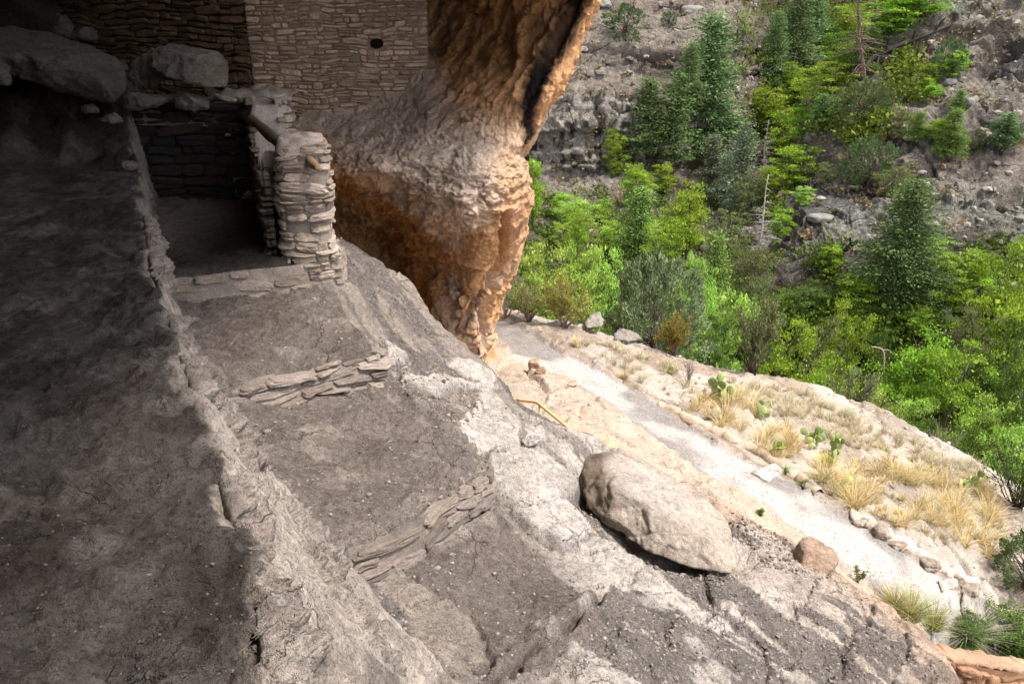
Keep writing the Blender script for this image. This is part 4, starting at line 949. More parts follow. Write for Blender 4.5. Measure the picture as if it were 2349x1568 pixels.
def farB_d(P, n):
    f1, f2, c1 = worley(P * np.array([.22, .22, .5]) + .9 * fbm(P * .15, 4, 501)[..., None], 503)
    d = .55 * (c1 - .5) - .2 * (1 - ss(0, .05, f2 - f1)) + 1.6 * fbm(P * .09, 6, 505) + .5 * ridg(P * .3, 4, 506)
    d = d + 1.1 * (strat(P + .12 * P[..., :1], .40, 507) - .5) + .5 * (strat(P + .12 * P[..., :1], 1.1, 508) - .5)
    f1, f2, c1 = worley(P * 1.1, 517); d = d + .4 * c1 * ss(.5, .15, f1) * (c1 > .8) + .12 * fbm(P * 1.3, 3, 511)
    return d
def farB_c(P, n, d):
    px, py = proj(P); nn = fbm(P * .3, 5, 521)
    c = np.zeros(P.shape) + np.array([.33, .285, .245])
    c = mixc(c, [.17, .115, .07], ss(-.25, .2, fbm(P * .22, 5, 523)) * ss(.3, .6, n[..., 2]) * .9)
    c = mixc(c, [.37, .375, .32], ss(-.1, .35, fbm(P * .14 + 4, 5, 525)) * .7)
    c = mixc(c, [.07, .06, .062], ss(.06, .38, fbm(V3(P[..., 0] * .25 + P[..., 2] * .25, P[..., 1] * .25, P[..., 2] * .3), 5, 527)) * .8)
    lowd = ss(480, 640, py - (px - 1900) * -.1)
    c = mixc(c, [.13, .10, .08], lowd * ss(-.5, .2, nn) * .75)
    slabm = np.exp(-((px - 1950) / 85.) ** 2 - ((py - 495 - (px - 1950) * .18) / 38.) ** 2)
    c = mixc(c, [.33, .335, .30], np.clip(slabm * 1.3, 0, 1) * .8)
    slab2 = np.exp(-((px - 2230) / 90.) ** 4 - ((py - 585 - (px - 2230) * .1) / 45.) ** 4)
    c = mixc(c, [.085, .075, .075], slab2 * .8)
    c = mixc(c, [.10, .085, .05], ss(650, 760, py) * .8)
    return np.clip(c, .02, .7)
farB, FB = patch("hillside", ridge, 420, 460, farB_d, farB_c, M_far)
struct(farB, label="rocky ridge of grey boulders and slabs rising on the far side of the canyon")
# rest of the country all around, out of this view, so that light and horizon behave
th = np.linspace(0, 2 * np.pi, 120); rr = np.array([60, 90, 130, 190, 300, 900]); zz = np.array([-22, -16, 0, 12, 16, 10])
TH, RR = np.meshgrid(th, rr); ZZ = np.repeat(zz[:, None], 120, 1) + 5 * fbm(V3(RR * np.cos(TH) * .02, RR * np.sin(TH) * .02, 0.), 3, 3)
ZZ = ZZ - 0.0
HV = V3(RR * np.sin(TH), RR * np.cos(TH) + 40, ZZ)
hl = mesh_np("hills", HV, grid_faces(6, 120), M_far, col=np.zeros_like(HV) + np.array([.17, .15, .10])); struct(hl)

BV_FAR = [bvh_grid(sub(FA, 2)), bvh_grid(sub(FB, 2)), B_OUT]

# ------------------------------------------------------------------ foliage
def leaf_mat(name, col, trans=.35, var=.35, sc=1.0, hue=.04):
    m = bpy.data.materials.new(name); m.use_nodes = True; nt = m.node_tree; nt.nodes.clear(); N, L = nt.nodes.new, nt.links.new
    o = N("ShaderNodeOutputMaterial"); d = N("ShaderNodeBsdfDiffuse"); t = N("ShaderNodeBsdfTranslucent"); mx = N("ShaderNodeMixShader"); mx.inputs[0].default_value = trans
    a = N("ShaderNodeAttribute"); a.attribute_name = "Col"; oi = N("ShaderNodeObjectInfo")
    hs = N("ShaderNodeHueSaturation"); L(a.outputs['Color'], hs.inputs['Color'])
    mr = N("ShaderNodeMapRange"); mr.inputs[3].default_value = .5 - hue * .5; mr.inputs[4].default_value = .5 + hue * .5; L(oi.outputs['Random'], mr.inputs[0]); L(mr.outputs[0], hs.inputs['Hue'])
    mv = N("ShaderNodeMapRange"); mv.inputs[3].default_value = .85; mv.inputs[4].default_value = 1.15; L(oi.outputs['Random'], mv.inputs[0]); L(mv.outputs[0], hs.inputs['Value'])
    L(hs.outputs[0], d.inputs[0]); L(hs.outputs[0], t.inputs[0]); L(d.outputs[0], mx.inputs[1]); L(t.outputs[0], mx.inputs[2]); L(mx.outputs[0], o.inputs[0])
    return m
M_leaf = leaf_mat("leaves", None, .30)
M_needle = leaf_mat("needles", None, .15)
M_grass = leaf_mat("dry_blades", None, .3, hue=.02)
M_bark = rock_mat("bark", 3.0, .6, .02, .4, speck=.2)
def quads(c, size, rng, aspect=1.6, dirs=None, droop=0.0):
    """one small leaf-shaped quad per centre"""
    n = len(c); a = rng.normal(size=(n, 3)) if dirs is None else dirs + rng.normal(size=(n, 3)) * .35
    a[:, 2] -= droop; a /= np.linalg.norm(a, axis=1, keepdims=True) + 1e-9
    b = np.cross(a, rng.normal(size=(n, 3))); b /= np.linalg.norm(b, axis=1, keepdims=True) + 1e-9
    s = (size * np.exp(rng.normal(size=n) * .38))[:, None]
    v = np.stack([c - a * s * aspect * .5, c + b * s * .5, c + a * s * aspect * .5, c - b * s * .5], 1).reshape(-1, 3)
    return v, np.arange(n * 4).reshape(-1, 4)
def cols_for(c, base, rng, n, clump=None, vary=.25, tip=None):
    """leaf colours: random tone per leaf, lighter and darker clump by clump"""
    k = np.ones(len(c)) if clump is None else clump
    col = np.array(base)[None] * (1 + vary * rng.uniform(-1, 1, (len(c), 1))) * k[:, None]
    if tip is not None: col = col + (np.array(tip) - col) * rng.uniform(0, .6, (len(c), 1))
    return np.clip(np.repeat(col * .74, 4, 0), .004, .9)
class Wood:
    def __init__(s): s.v, s.f, s.t, s.n = [], [], [], 0
    def add(s, p, r, ns=5):
        v, f, c = tube(p, r, ns); s.v.append(v); s.f.append(f + s.n); s.t.append(c + s.n); s.n += len(v)
    def obj(s, name, mat, parent, col):
        v = np.concatenate(s.v); return mesh_np(name, v, [np.concatenate(s.f), np.concatenate(s.t)], mat, parent, col=np.tile(np.array(col), (len(v), 1)))
def curve(a, b, rng, n=6, wig=.12, sag=0.0):
    a, b = np.array(a, float), np.array(b, float); t = np.linspace(0, 1, n)[:, None]; L_ = np.linalg.norm(b - a)
    p = a + (b - a) * t; o = rng.normal(size=(n, 3)) * wig * L_ / n ** .5; o[0] = 0; o = np.cumsum(o, 0) * .5; o -= o[-1] * t
    p = p + o; p[:, 2] -= sag * L_ * (t[:, 0] ** 2); return p
def T_decid(seed, H=1.0, W=.55, n=5200, leaf=.022, base=(.16, .30, .03), tip=(.34, .46, .06), open_=.5, trunk=(.10, .085, .07), nb=16, low=.2, name="crown"):
    rng = np.random.default_rng(seed); e = ('tmpl', seed); w_ = Wood()
    top = np.array([rng.uniform(-.08, .08), rng.uniform(-.08, .08), .82])
    w_.add(curve((0, 0, -.04), top, rng, 8, .12), np.linspace(.022, .006, 8), 6)
    C_, cl = [], []
    for i in range(nb):
        h = low + (.95 - low) * (i + rng.random()) / nb; env = math.sin(math.pi * min(max((h - low * .5) / (1.06 - low * .5), .02), .98)) ** .6
        th_ = i * 2.4 + rng.uniform(-.5, .5); r = W * .5 * env * rng.uniform(.55, 1.15)
        b = np.array([r * math.cos(th_), r * math.sin(th_), h]); a = top * max(h - .22, .06) / .82
        p = curve(a, b, rng, 6, .15); w_.add(p, np.linspace(.009, .002, 6), 4)
        for k in range(rng.integers(4, 8)):
            q = p[rng.integers(2, 6)] + rng.normal(size=3) * .07 * np.array([1, 1, .8]); m = int(n / nb / 5.5 * rng.uniform(.4, 1.6)); rad = rng.uniform(.018, .046)
            C_.append(q + rng.normal(size=(m, 3)) * rad * np.array([1.35, 1.35, .55])); cl.append(np.full(m, rng.uniform(.6, 1.3)))
            w_.add(np.array([p[3], q]), np.array([.003, .001]), 3)
    C_ = np.concatenate(C_); cl = np.concatenate(cl); v, f = quads(C_, leaf, rng, 1.3)
    return dict(wood=w_, v=v, f=f, col=cols_for(C_, base, rng, 0, cl, .2, tip), mat=M_leaf, tr=trunk, crown=name)
def T_conif(seed, W=.34, n=6500, leaf=.02, base=(.045, .10, .045), tip=(.12, .20, .06), levels=34, gap=.12, low=.08, trunk=(.07, .055, .05)):
    rng = np.random.default_rng(seed); w_ = Wood(); w_.add(curve((0, 0, -.05), (rng.uniform(-.02, .02), 0, 1), rng, 9, .03), np.linspace(.016, .002, 9), 6)
    C_, cl, D_ = [], [], []; per = n / levels / 5
    for i in range(levels):
        h = low + (1 - low) * (i / levels) ** .95; L_ = W * .5 * (1 - h) ** .75 * (1.0 if h > low + .12 else .8) + .012
        for k in range(5):
            if rng.random() < gap: continue
            th_ = rng.uniform(0, 2 * math.pi); l = L_ * rng.uniform(.4, 1.35); up = rng.uniform(-.25, .25) + (h - .4) * .7
            a = np.array([0, 0, h]); b = a + l * np.array([math.cos(th_), math.sin(th_), up]); p = curve(a, b, rng, 5, .08, .12)
            w_.add(p, np.linspace(.0035, .001, 5), 3)
            m = max(int(per * (l / (W * .3)) * 1.1), 4); t = rng.uniform(.18, 1.03, m); q = np.stack([np.interp(t, np.linspace(0, 1, 5), p[:, j]) for j in range(3)], -1)
            sp = .012 + .030 * np.sin(np.clip(t, 0, 1) * math.pi * .8)[:, None]
            C_.append(q + rng.normal(size=(m, 3)) * sp * np.array([1, 1, .55])); cl.append(np.full(m, rng.uniform(.7, 1.3))); D_.append(np.tile((b - a) / l, (m, 1)))
    C_ = np.concatenate(C_); cl = np.concatenate(cl); D_ = np.concatenate(D_); v, f = quads(C_, leaf, rng, 2.0, D_, .1)
    return dict(wood=w_, v=v, f=f, col=cols_for(C_, base, rng, 0, cl, .12, tip), mat=M_needle, tr=trunk, crown="crown")
def T_junip(seed, W=1.0, n=9000, leaf=.016, base=(.10, .145, .07), tip=(.22, .26, .13), clumps=170, open_=0.0, trunk=(.09, .07, .06), low=.0):
    rng = np.random.default_rng(seed); w_ = Wood(); C_, cl, D_ = [], [], []
    for k in range(4): w_.add(curve((0, 0, -.05), (rng.uniform(-.25, .25) * W, rng.uniform(-.25, .25) * W, .75), rng, 7, .2), np.linspace(.03, .006, 7), 5)
    for i in range(clumps):
        th_ = rng.uniform(0, 2 * math.pi); h = low + (1 - low) * rng.random() ** .9; r = W * .5 * (math.sin(math.pi * min(.12 + .86 * (h - low) / (1 - low), .97)) ** .6) * rng.uniform(.55, 1.05) ** .6 * (1 + .25 * math.sin(th_ * 3 + seed) + .22 * math.sin(h * 9 + th_ * 2))
        q = np.array([r * math.cos(th_), r * math.sin(th_), h * .95]); m = int(n / clumps * rng.uniform(.5, 1.5)); o = q - np.array([0, 0, .35]); o = o / np.linalg.norm(o); rad = rng.uniform(.03, .06)
        t = rng.uniform(0, 1, m)[:, None]; C_.append(q + o * t * .11 + rng.normal(size=(m, 3)) * rad * (1.05 - t)); cl.append(np.full(m, rng.uniform(.65, 1.3))); D_.append(np.tile(o + np.array([0, 0, .3]), (m, 1)))
        if rng.random() < .4: w_.add(curve((0, 0, .1 + .3 * rng.random()), q, rng, 5, .15), np.linspace(.010, .003, 5), 3)
    C_ = np.concatenate(C_); cl = np.concatenate(cl); D_ = np.concatenate(D_); v, f = quads(C_, leaf, rng, 1.8, D_)
    return dict(wood=w_, v=v, f=f, col=cols_for(C_, base, rng, 0, cl, .22, tip), mat=M_needle, tr=trunk, crown="crown")
def T_broom(seed, W=.9, n=700, stems=26, base=(.17, .20, .05), leafy=.6, twig=(.22, .18, .15), leaf=.02, nl=4200):
    """bare-stemmed shrub: many forking twigs fanning up, thin foliage at the ends"""
    rng = np.random.default_rng(seed); w_ = Wood(); C_, D_ = [], []
    for i in range(stems):
        th_ = rng.uniform(0, 2 * math.pi); r = W * .5 * rng.uniform(.15, 1); b = np.array([r * math.cos(th_), r * math.sin(th_), rng.uniform(.55, 1.0) * (1 - .25 * (r / (W * .5)) ** 2)])
        p = curve((rng.uniform(-.04, .04), rng.uniform(-.04, .04), -.03), b, rng, 7, .16, -.05); w_.add(p, np.linspace(.013 * rng.uniform(.5, 1.2), .002, 7), 4)
        for k in range(9):
            j = rng.integers(2, 6); q = p[j] + (b - p[0]) * rng.uniform(.1, .32) + rng.normal(size=3) * .07; w_.add(curve(p[j], q, rng, 4, .1), np.linspace(.004, .001, 4), 3)
            m = int(nl / stems / 9 * leafy * rng.uniform(.2, 1.8)); t = rng.uniform(.3, 1.1, m)[:, None]
            if m: C_.append(p[j] + (q - p[j]) * t + rng.normal(size=(m, 3)) * .022); D_.append(np.tile((q - p[j]) / np.linalg.norm(q - p[j]), (m, 1)))
    C_ = np.concatenate(C_); D_ = np.concatenate(D_); v, f = quads(C_, leaf, rng, 2.6, D_)
    return dict(wood=w_, v=v, f=f, col=cols_for(C_, base, rng, 0, None, .3), mat=M_leaf, tr=twig, crown="foliage", wname="stems")
def T_snag(seed, n=60, L0=.22, sag=.25, trunk=(.33, .30, .28), lean=(0, 0)):
    rng = np.random.default_rng(seed); w_ = Wood(); tr = curve((0, 0, -.04), (lean[0], lean[1], 1), rng, 10, .04); w_.add(tr, np.linspace(.014, .003, 10), 6)
    for i in range(n):
        h = rng.uniform(.12, .98); a = np.array([np.interp(h, np.linspace(0, 1, 10), tr[:, j]) for j in range(3)]); th_ = rng.uniform(0, 2 * math.pi); l = L0 * (1.05 - h) ** .6 * rng.uniform(.3, 1.1)
        b = a + l * np.array([math.cos(th_), math.sin(th_), rng.uniform(-.1, .4)]); p = curve(a, b, rng, 5, .12, sag); w_.add(p, np.linspace(.004, .001, 5), 3)
        for k in range(3):
            q = p[rng.integers(1, 5)]; w_.add(np.array([q, q + rng.normal(size=3) * l * .25]), np.array([.0015, .0006]), 3)
    return dict(wood=w_, v=None, tr=trunk)
TM = {}
def place_tree(name, kind, px, top, base, Y, label, cat, group=None, sx=1.0, rz=None, grounded=True, tall=None, w_px=None):
    """kind: a template; px/base where it stands, top where it ends (surveyed from the photograph); Y None = where base meets the ground"""
    T = TM[kind]
    if Y is None:
        c = hit(px, base, BV_FAR)
        if c is None: c = at(px, base, 60)
    else:
        h_ = hit(px, base, BV_FAR)
        if h_ is not None and abs(h_[1] - Y) < 2.5 and Y < 18: c = h_
        else: g = at(px, base, Y); z = drop(g[0], g[1], BV_FAR); c = np.array([g[0], g[1], z])
    tz = at(px, top, c[1])[2]; H = max(tz - c[2], .3)
    if tall: H = tall
    e = empty(name, c, label, cat, group, rz if rz is not None else (hash_(label) * 6.28))
    if kind.startswith('con'): w_px = w_px * 1.12
    wd = sx if w_px is None else (w_px / FPX * np.linalg.norm(c)) / (T['W'] * H)
    e.scale = (H * wd, H * wd, H)
    if 'cache' not in T:
        wo_ = T['wood'].obj(T.get('wname', 'trunk'), M_bark, e, T['tr']); cr_ = None
        if T['v'] is not None: cr_ = mesh_np(T['crown'], T['v'], T['f'], T['mat'], e, smooth=False, col=T['col'])
        T['cache'] = (wo_, cr_); T['v'] = 0 if T['v'] is not None else None; T['wood'] = None
    else:
        for o in T['cache']:
            if o is None: continue
            q = o.copy(); COL.objects.link(q); q.parent = e
    return e
def hash_(s):
    h = 0
    for ch in s: h = (h * 131 + ord(ch)) % 1000003
    return h / 1000003.0
def reg(k, W, T): T['W'] = W; TM[k] = T
for i in range(3):
    reg('dec%d' % i, .62, T_decid(10 + i, W=.62, n=13000 - 1500 * i, leaf=.013, base=(.22, .40, .035), tip=(.46, .62, .08)))
    reg('con%d' % i, .36, T_conif(30 + i, W=.36, n=32000, leaf=.0072, levels=42, base=(.13, .215, .09), tip=(.28, .38, .14)))
for i in range(2):
    reg('decn%d' % i, .75, T_decid(50 + i, W=.75, n=24000, leaf=.012, nb=26, base=(.32, .52, .08), tip=(.56, .72, .18), low=.08))
    reg('dyl%d' % i, .7, T_decid(60 + i, W=.7, n=14000, leaf=.0125, base=(.22, .36, .035), tip=(.44, .58, .08), nb=18, low=.1))
    reg('dk%d' % i, .8, T_decid(70 + i, W=.8, n=15000, leaf=.013, base=(.08, .15, .03), tip=(.20, .31, .06), nb=22, low=.06))
    reg('scr%d' % i, .85, T_decid(80 + i, W=.85, n=12000, leaf=.013, base=(.15, .18, .07), tip=(.30, .32, .13), nb=20, low=.05))
reg('congy', .36, T_conif(41, W=.36, n=15000, leaf=.009, base=(.15, .20, .12), tip=(.28, .33, .19), gap=.25))
reg('conlt', .46, T_conif(42, W=.46, n=30000, leaf=.0075, base=(.14, .24, .06), tip=(.32, .44, .11)))
reg('consp', .30, T_conif(43, W=.30, n=10000, leaf=.009, base=(.11, .18, .06), gap=.4, low=.2))
reg('con6', .5, T_conif(44, W=.5, n=42000, leaf=.0065, levels=46, base=(.09, .165, .06), tip=(.21, .32, .11)))
reg('jun0', 1.0, T_junip(90, W=1.0, n=40000, leaf=.011, clumps=190, base=(.17, .235, .115), tip=(.34, .41, .21)))
reg('jun1', .95, T_junip(91, W=.95, n=14000, leaf=.014, clumps=120, base=(.09, .14, .06), tip=(.20, .27, .12)))
reg('pinon', .9, T_junip(92, W=.9, n=20000, leaf=.012, clumps=170, base=(.10, .155, .06), tip=(.23, .30, .12), low=.15))
reg('broom0', .95, T_broom(100, W=.95, base=(.40, .42, .09), nl=8000, leaf=.014)); reg('broom1', 1.1, T_broom(101, W=1.1, base=(.30, .32, .09), leafy=.6, nl=7000, leaf=.014))
reg('gold', .8, T_broom(104, W=.8, base=(.34, .31, .06), leafy=1.0, nl=9000, leaf=.014, stems=30))
reg('thin', .9, T_broom(102, W=.9, base=(.20, .22, .10), leafy=.8, nl=7000, stems=20, twig=(.08, .06, .05), leaf=.015)); reg('bare', 1.1, T_broom(103, W=1.1, leafy=.10, nl=2500, stems=28, twig=(.26, .22, .19)))
reg('dkbare', 1.1, T_broom(105, W=1.1, leafy=.35, nl=6000, stems=26, twig=(.05, .04, .035), base=(.10, .14, .04), leaf=.013))
reg('snag0', .4, T_snag(110)); reg('snag1', .4, T_snag(111, 80, .2, .5, (.19, .13, .11), (-.22, 0))); reg('snag2', .3, T_snag(112, 26, .16, .1, (.06, .05, .045)))
FOREST = []
def tr_(*a, **k): FOREST.append(place_tree(*a, **k))
G1, G2, G3 = "conifers below the stained cliff", "conifers at the head of the gully", "small trees scattered on the far ridge"
G4, G5 = "bright green trees along the canyon bottom", "undergrowth trees on the shaded lower right slope"
cf = "conifer"
tr_(cf, 'con0', 1612, 28, 352, None, "tallest blue green conifer standing in front of the dark cliff ledge", "tree", G1, w_px=125)
tr_(cf, 'con1', 1484, 178, 352, None, "leftmost slim conifer at the right end of the stained cliff", "tree", G1, w_px=88)
tr_(cf, 'consp', 1541, 160, 412, None, "thin conifer with a long bare dark trunk left of the tallest one", "tree", G1, w_px=92)
tr_(cf, 'con2', 1578, 98, 250, None, "short conifer half hidden behind the left side of the tallest one", "tree", G1, w_px=60)
tr_(cf, 'con1', 1768, 25, 195, None, "dark narrow conifer at the left of the gully head cluster", "tree", G2, w_px=55)
tr_(cf, 'con0', 1815, -30, 185, None, "tall conifer in the middle of the gully head cluster over a grey dead trunk", "tree", G2, w_px=80)
tr_(cf, 'con2', 1855, -20, 150, None, "conifer on the right side of the gully head cluster", "tree", G2, w_px=62)
tr_(cf, 'conlt', 1462, 428, 622, None, "pointed light green conifer rising from the pale canopy in mid canyon", "tree", None, w_px=112)
tr_(cf, 'conlt', 1632, 528, 700, 36, "soft yellow green conifer right of the large grey juniper", "tree", None, w_px=105)
tr_(cf, 'con6', 2052, 408, 700, None, "big dense conifer standing alone at the foot of the far ridge", "tree", None, w_px=170)
tr_(cf, 'congy', 1628, 305, 440, None, "pale grey green conifer just below the tallest one", "tree", G1, w_px=62)
tr_(cf, 'congy', 1690, 282, 500, None, "grey green conifer with a visible trunk beside the dead snag", "tree", G1, w_px=75)
tr_(cf, 'congy', 1662, 350, 470, None, "small grey conifer between the two pale grey ones", "tree", G1, w_px=60)
tr_(cf, 'con1', 1882, 215, 292, None, "small conical dark conifer at the lower tip of the ridge crest", "tree", G3, w_px=42)
tr_(cf, 'conlt', 2176, 248, 356, None, "bushy green conifer near the middle of the rocky ridge face", "tree", G3, w_px=62)
tr_(cf, 'consp', 2297, 256, 350, None, "leaning dark young pine on the bare ridge near the photo edge", "tree", G3, w_px=62)
tr_(cf, 'conlt', 2102, 255, 322, None, "small light conifer on the ridge beside a rounded green bush", "tree", G3, w_px=42)
tr_(cf, 'conlt', 2196, 205, 254, None, "tiny grey green pine above the bushy ridge conifer", "tree", G3, w_px=34)
tr_("juniper_tree", 'pinon', 1975, 185, 292, None, "broad dark round juniper at the top of the ridge crest", "tree", G3, w_px=105)
tr_("juniper_tree", 'pinon', 1985, 318, 440, None, "loose dark green pinyon on the middle of the ridge", "tree", G3, w_px=95)
tr_("juniper_tree", 'scr0', 2048, 372, 452, None, "pale olive rounded tree above the big dense conifer", "tree", G3, w_px=75)
tr_("juniper_tree", 'jun1', 2170, 85, 175, None, "dark scraggly juniper high on the ridge beside a burnt stem", "tree", G3, w_px=55)
tr_("juniper_tree", 'jun1', 1434, 10, 92, None, "round juniper on the upper slope above the dark rock ledge", "tree", None, w_px=78)
tr_("juniper_tree", 'jun1', 1532, 28, 58, None, "tiny tuft of juniper on the bare upper slope", "tree", None, w_px=30)
tr_("juniper_tree", 'jun1', 1690, 70, 118, None, "small thin juniper between the tallest conifer and the gully head", "tree", None, w_px=30)
tr_("bush", 'dec0', 2122, 142, 212, None, "bright leafy bush on the upper part of the far ridge", "bush", G3, w_px=48)
tr_("bush", 'dec1', 2142, 190, 228, None, "small green bush just below the bright leafy ridge bush", "bush", G3, w_px=34)
tr_("bush", 'dec2', 2185, 110, 178, None, "green leafy bush under the dark scraggly juniper", "bush", G3, w_px=52)
tr_("bush", 'scr1', 2060, 245, 318, None, "rounded mid green bush left of the small light conifer", "bush", G3, w_px=50)
tr_("bush", 'dec1', 2150, 270, 322, None, "low green bush leaning on the bushy ridge conifer", "bush", G3, w_px=50)
tr_("bush", 'scr0', 1895, 370, 420, None, "pale green bush on the light rock spur under the crest", "bush", G3, w_px=45)
tr_("bush", 'decn0', 1842, 425, 470, None, "vivid small bush at the tip of the light rock spur", "bush", G3, w_px=45)
tr_("bush", 'scr1', 2240, 290, 345, None, "thin grass coloured bush left of the leaning young pine", "bush", G3, w_px=26)
tr_("snag", 'snag1', 1985, -60, 190, None, "leaning brown dead trunk with drooping bare branches above the ridge crest", "dead tree", None, w_px=150)
tr_("snag", 'snag2', 2215, 60, 152, None, "thin burnt black stem standing on the upper ridge", "dead tree", None, w_px=26)
tr_("snag", 'snag0', 1738, 400, 612, None, "tall pale dead snag with fine branches in mid canyon", "dead tree", None, w_px=95)
tr_("snag", 'snag0', 1748, 275, 410, None, "grey dead trunk with twisted branches among the bright trees", "dead tree", None, w_px=75)
tr_("snag", 'snag0', 1812, 115, 235, None, "small bleached dead trunk under the gully head conifers", "dead tree", None, w_px=55)
tr_("snag", 'snag2', 1848, 540, 640, None, "short dark stem standing in dry grass at the ridge foot", "dead tree", None, w_px=30)
dt = "leafy_tree"
B = [(1222, 358, 520, None, 'dec0', 56, "bright green tree squeezed against the edge of the orange cliff"), (1408, 293, 400, None, 'dyl0', 58, "yellow green sapling growing on the face of the stained cliff"), (1458, 372, 480, None, 'dec1', 80, "bright tree at the foot of the slim left conifer"),
 (1382, 450, 520, None, 'dec2', 40, "small green tree in front of the lower cliff blocks"), (1325, 462, 560, 52, 'dyl1', 60, "light green tree before the tumbled rocks below the stained cliff"), (1522, 372, 450, None, 'dec0', 50, "dark green sapling under the thin long trunked conifer"),
 (1572, 420, 580, None, 'dec1', 95, "tall bright tree behind the pointed light conifer"), (1240, 555, 640, 27, 'decn0', 150, "pale lime tree nearest the orange cliff in the canyon"), (1325, 548, 640, 28, 'decn1', 130, "pale lime tree in the middle of the canopy beside the bare shrubs"),
 (1395, 562, 660, 30, 'decn0', 120, "lime green tree just left of the large grey juniper"), (1528, 500, 600, 48, 'dyl0', 85, "yellowish tree right of the pointed light conifer"), (1600, 570, 700, 34, 'decn1', 85, "bright tree peeking over the large grey juniper"),
 (1672, 655, 780, 25, 'decn0', 125, "vivid green rounded tree right of the grey juniper"), (1738, 628, 720, 36, 'scr1', 90, "olive tree behind the vivid green rounded tree"), (1752, 198, 300, None, 'dyl0', 85, "yellow green tree at the left edge of the gully"), (1782, 232, 370, None, 'dec1', 85, "bright tree in the middle of the gully"),
 (1828, 175, 260, None, 'dyl1', 80, "yellow green tree at the top of the gully under the conifers"), (1850, 235, 330, None, 'dec2', 70, "green tree beside the small conical conifer"), (1812, 330, 430, None, 'dec0', 100, "bright tree under the light rock spur"), (1768, 380, 470, None, 'dyl0', 70, "yellow green tree beside the pale dead snag top"),
 (1800, 720, 860, 24, 'dyl1', 130, "yellow green bushy tree right of the scraggly juniper"), (1935, 690, 830, 36, 'dyl0', 92, "spring green tree in the open lower canyon"), (1870, 720, 860, 34, 'scr0', 90, "brownish thin tree left of the spring green one"),
 (1705, 395, 520, None, 'scr1', 60, "dull green tree before the grey green conifers"), (1785, 470, 560, None, 'dec2', 55, "green tree at the base of the light rock spur"), (1905, 560, 640, None, 'dec0', 50, "green sapling beside the leaning charred trunk"),
 (2170, 570, 740, 40, 'dyl0', 125, "bright green tree in front of the dark rock slab"), (2325, 528, 700, 38, 'dec2', 110, "deep green tree at the photo edge above the shaded thicket"), (2225, 690, 830, 33, 'scr0', 110, "mid green tree around the grey standing stone"),
 (2290, 665, 800, 34, 'dec0', 110, "loose green tree with dark curving trunk on the right slope"), (2080, 760, 930, 30, 'dec1', 130, "green tree in the centre of the lower canyon thicket"), (1980, 870, 980, 22, 'decn1', 115, "lime green tree just beyond the pale slope edge"),
 (2060, 900, 1030, 22, 'decn0', 90, "small lime tree right of the one beyond the slope edge"), (1905, 800, 900, 27, 'dec2', 90, "green tree between the yellow bushy tree and the lime one"), (2180, 780, 950, 28, 'dyl1', 130, "mottled yellow green tree in the shaded thicket"),
 (2255, 900, 1080, 21, 'decn1', 140, "bright leafy tree near the photo edge above the dry slope"), (2340, 860, 1060, 20, 'dk0', 150, "dark leafy tree at the photo edge by the thicket")]
for (x, t, b, Y, k, wp, lb) in B: tr_(dt, k, x, t, b, Y, lb, "tree", G4, w_px=wp)
D = [(2140, 830, 960, 30, 'dk0', 130, "dark shrub tree in the middle of the shaded thicket"), (2240, 800, 960, 29, 'dk1', 150, "very dark tree behind the bright leafy tree"), (2330, 760, 930, 28, 'dk0', 150, "dark olive tree below the loose green tree"),
 (2110, 950, 1060, 21, 'dk1', 110, "dark bush beyond the slope edge under the lime trees"), (2190, 1000, 1120, 19, 'dk0', 120, "dark bush overhanging the end of the dry slope"), (2020, 760, 860, 34, 'dk1', 90, "dark tree left of the pale forked dead branch"),
 (1850, 650, 740, 42, 'dk0', 110, "dark green scrub below the charred leaning trunk"), (1950, 640, 720, 44, 'dk1', 90, "dark green scrub left of the big dense conifer"), (1560, 450, 520, None, 'dk0', 70, "dark scrub tree behind the tall bright tree"), (1560, 790, 900, 20, 'dk1', 100, "deep green bush behind the golden shrub"),
 (1620, 740, 860, 22, 'dk0', 110, "dark green tree filling the gap beside the grey juniper"), (1720, 560, 660, 46, 'scr1', 110, "grey green scrub around the foot of the pale snag"), (1660, 480, 580, None, 'scr0', 90, "grey green scrub left of the pale snag"), (1200, 640, 740, 24, 'dk1', 120, "dark scrub beside the foot of the orange cliff"),
 (1440, 640, 760, 24, 'dk0', 120, "dark green bush behind the left side of the grey juniper"), (2320, 960, 1130, 17, 'decn1', 130, "leafy tree at the photo edge over the dark branched shrub"), (1965, 60, 190, None, 'dk0', 110, "dark green scrub between the gully conifers and the brown snag"), (1930, 10, 120, None, 'dyl0', 110, "yellow green tree at the top of the gully near the brown snag"),
 (1900, 60, 190, None, 'dk1', 90, "dark tree right of the gully head conifers"), (2040, -20, 90, None, 'dec0', 130, "bright green tree behind the top of the ridge crest"), (2110, -50, 40, None, 'dec1', 110, "green tree hidden behind the ridge near the top of the photo"), (1900, 140, 230, None, 'dyl1', 100, "yellow green scrub left of the crest juniper")]
for (x, t, b, Y, k, wp, lb) in D: tr_("scrub_tree", k, x, t, b, Y, lb, "tree", G5, w_px=wp)
r6 = np.random.default_rng(66)
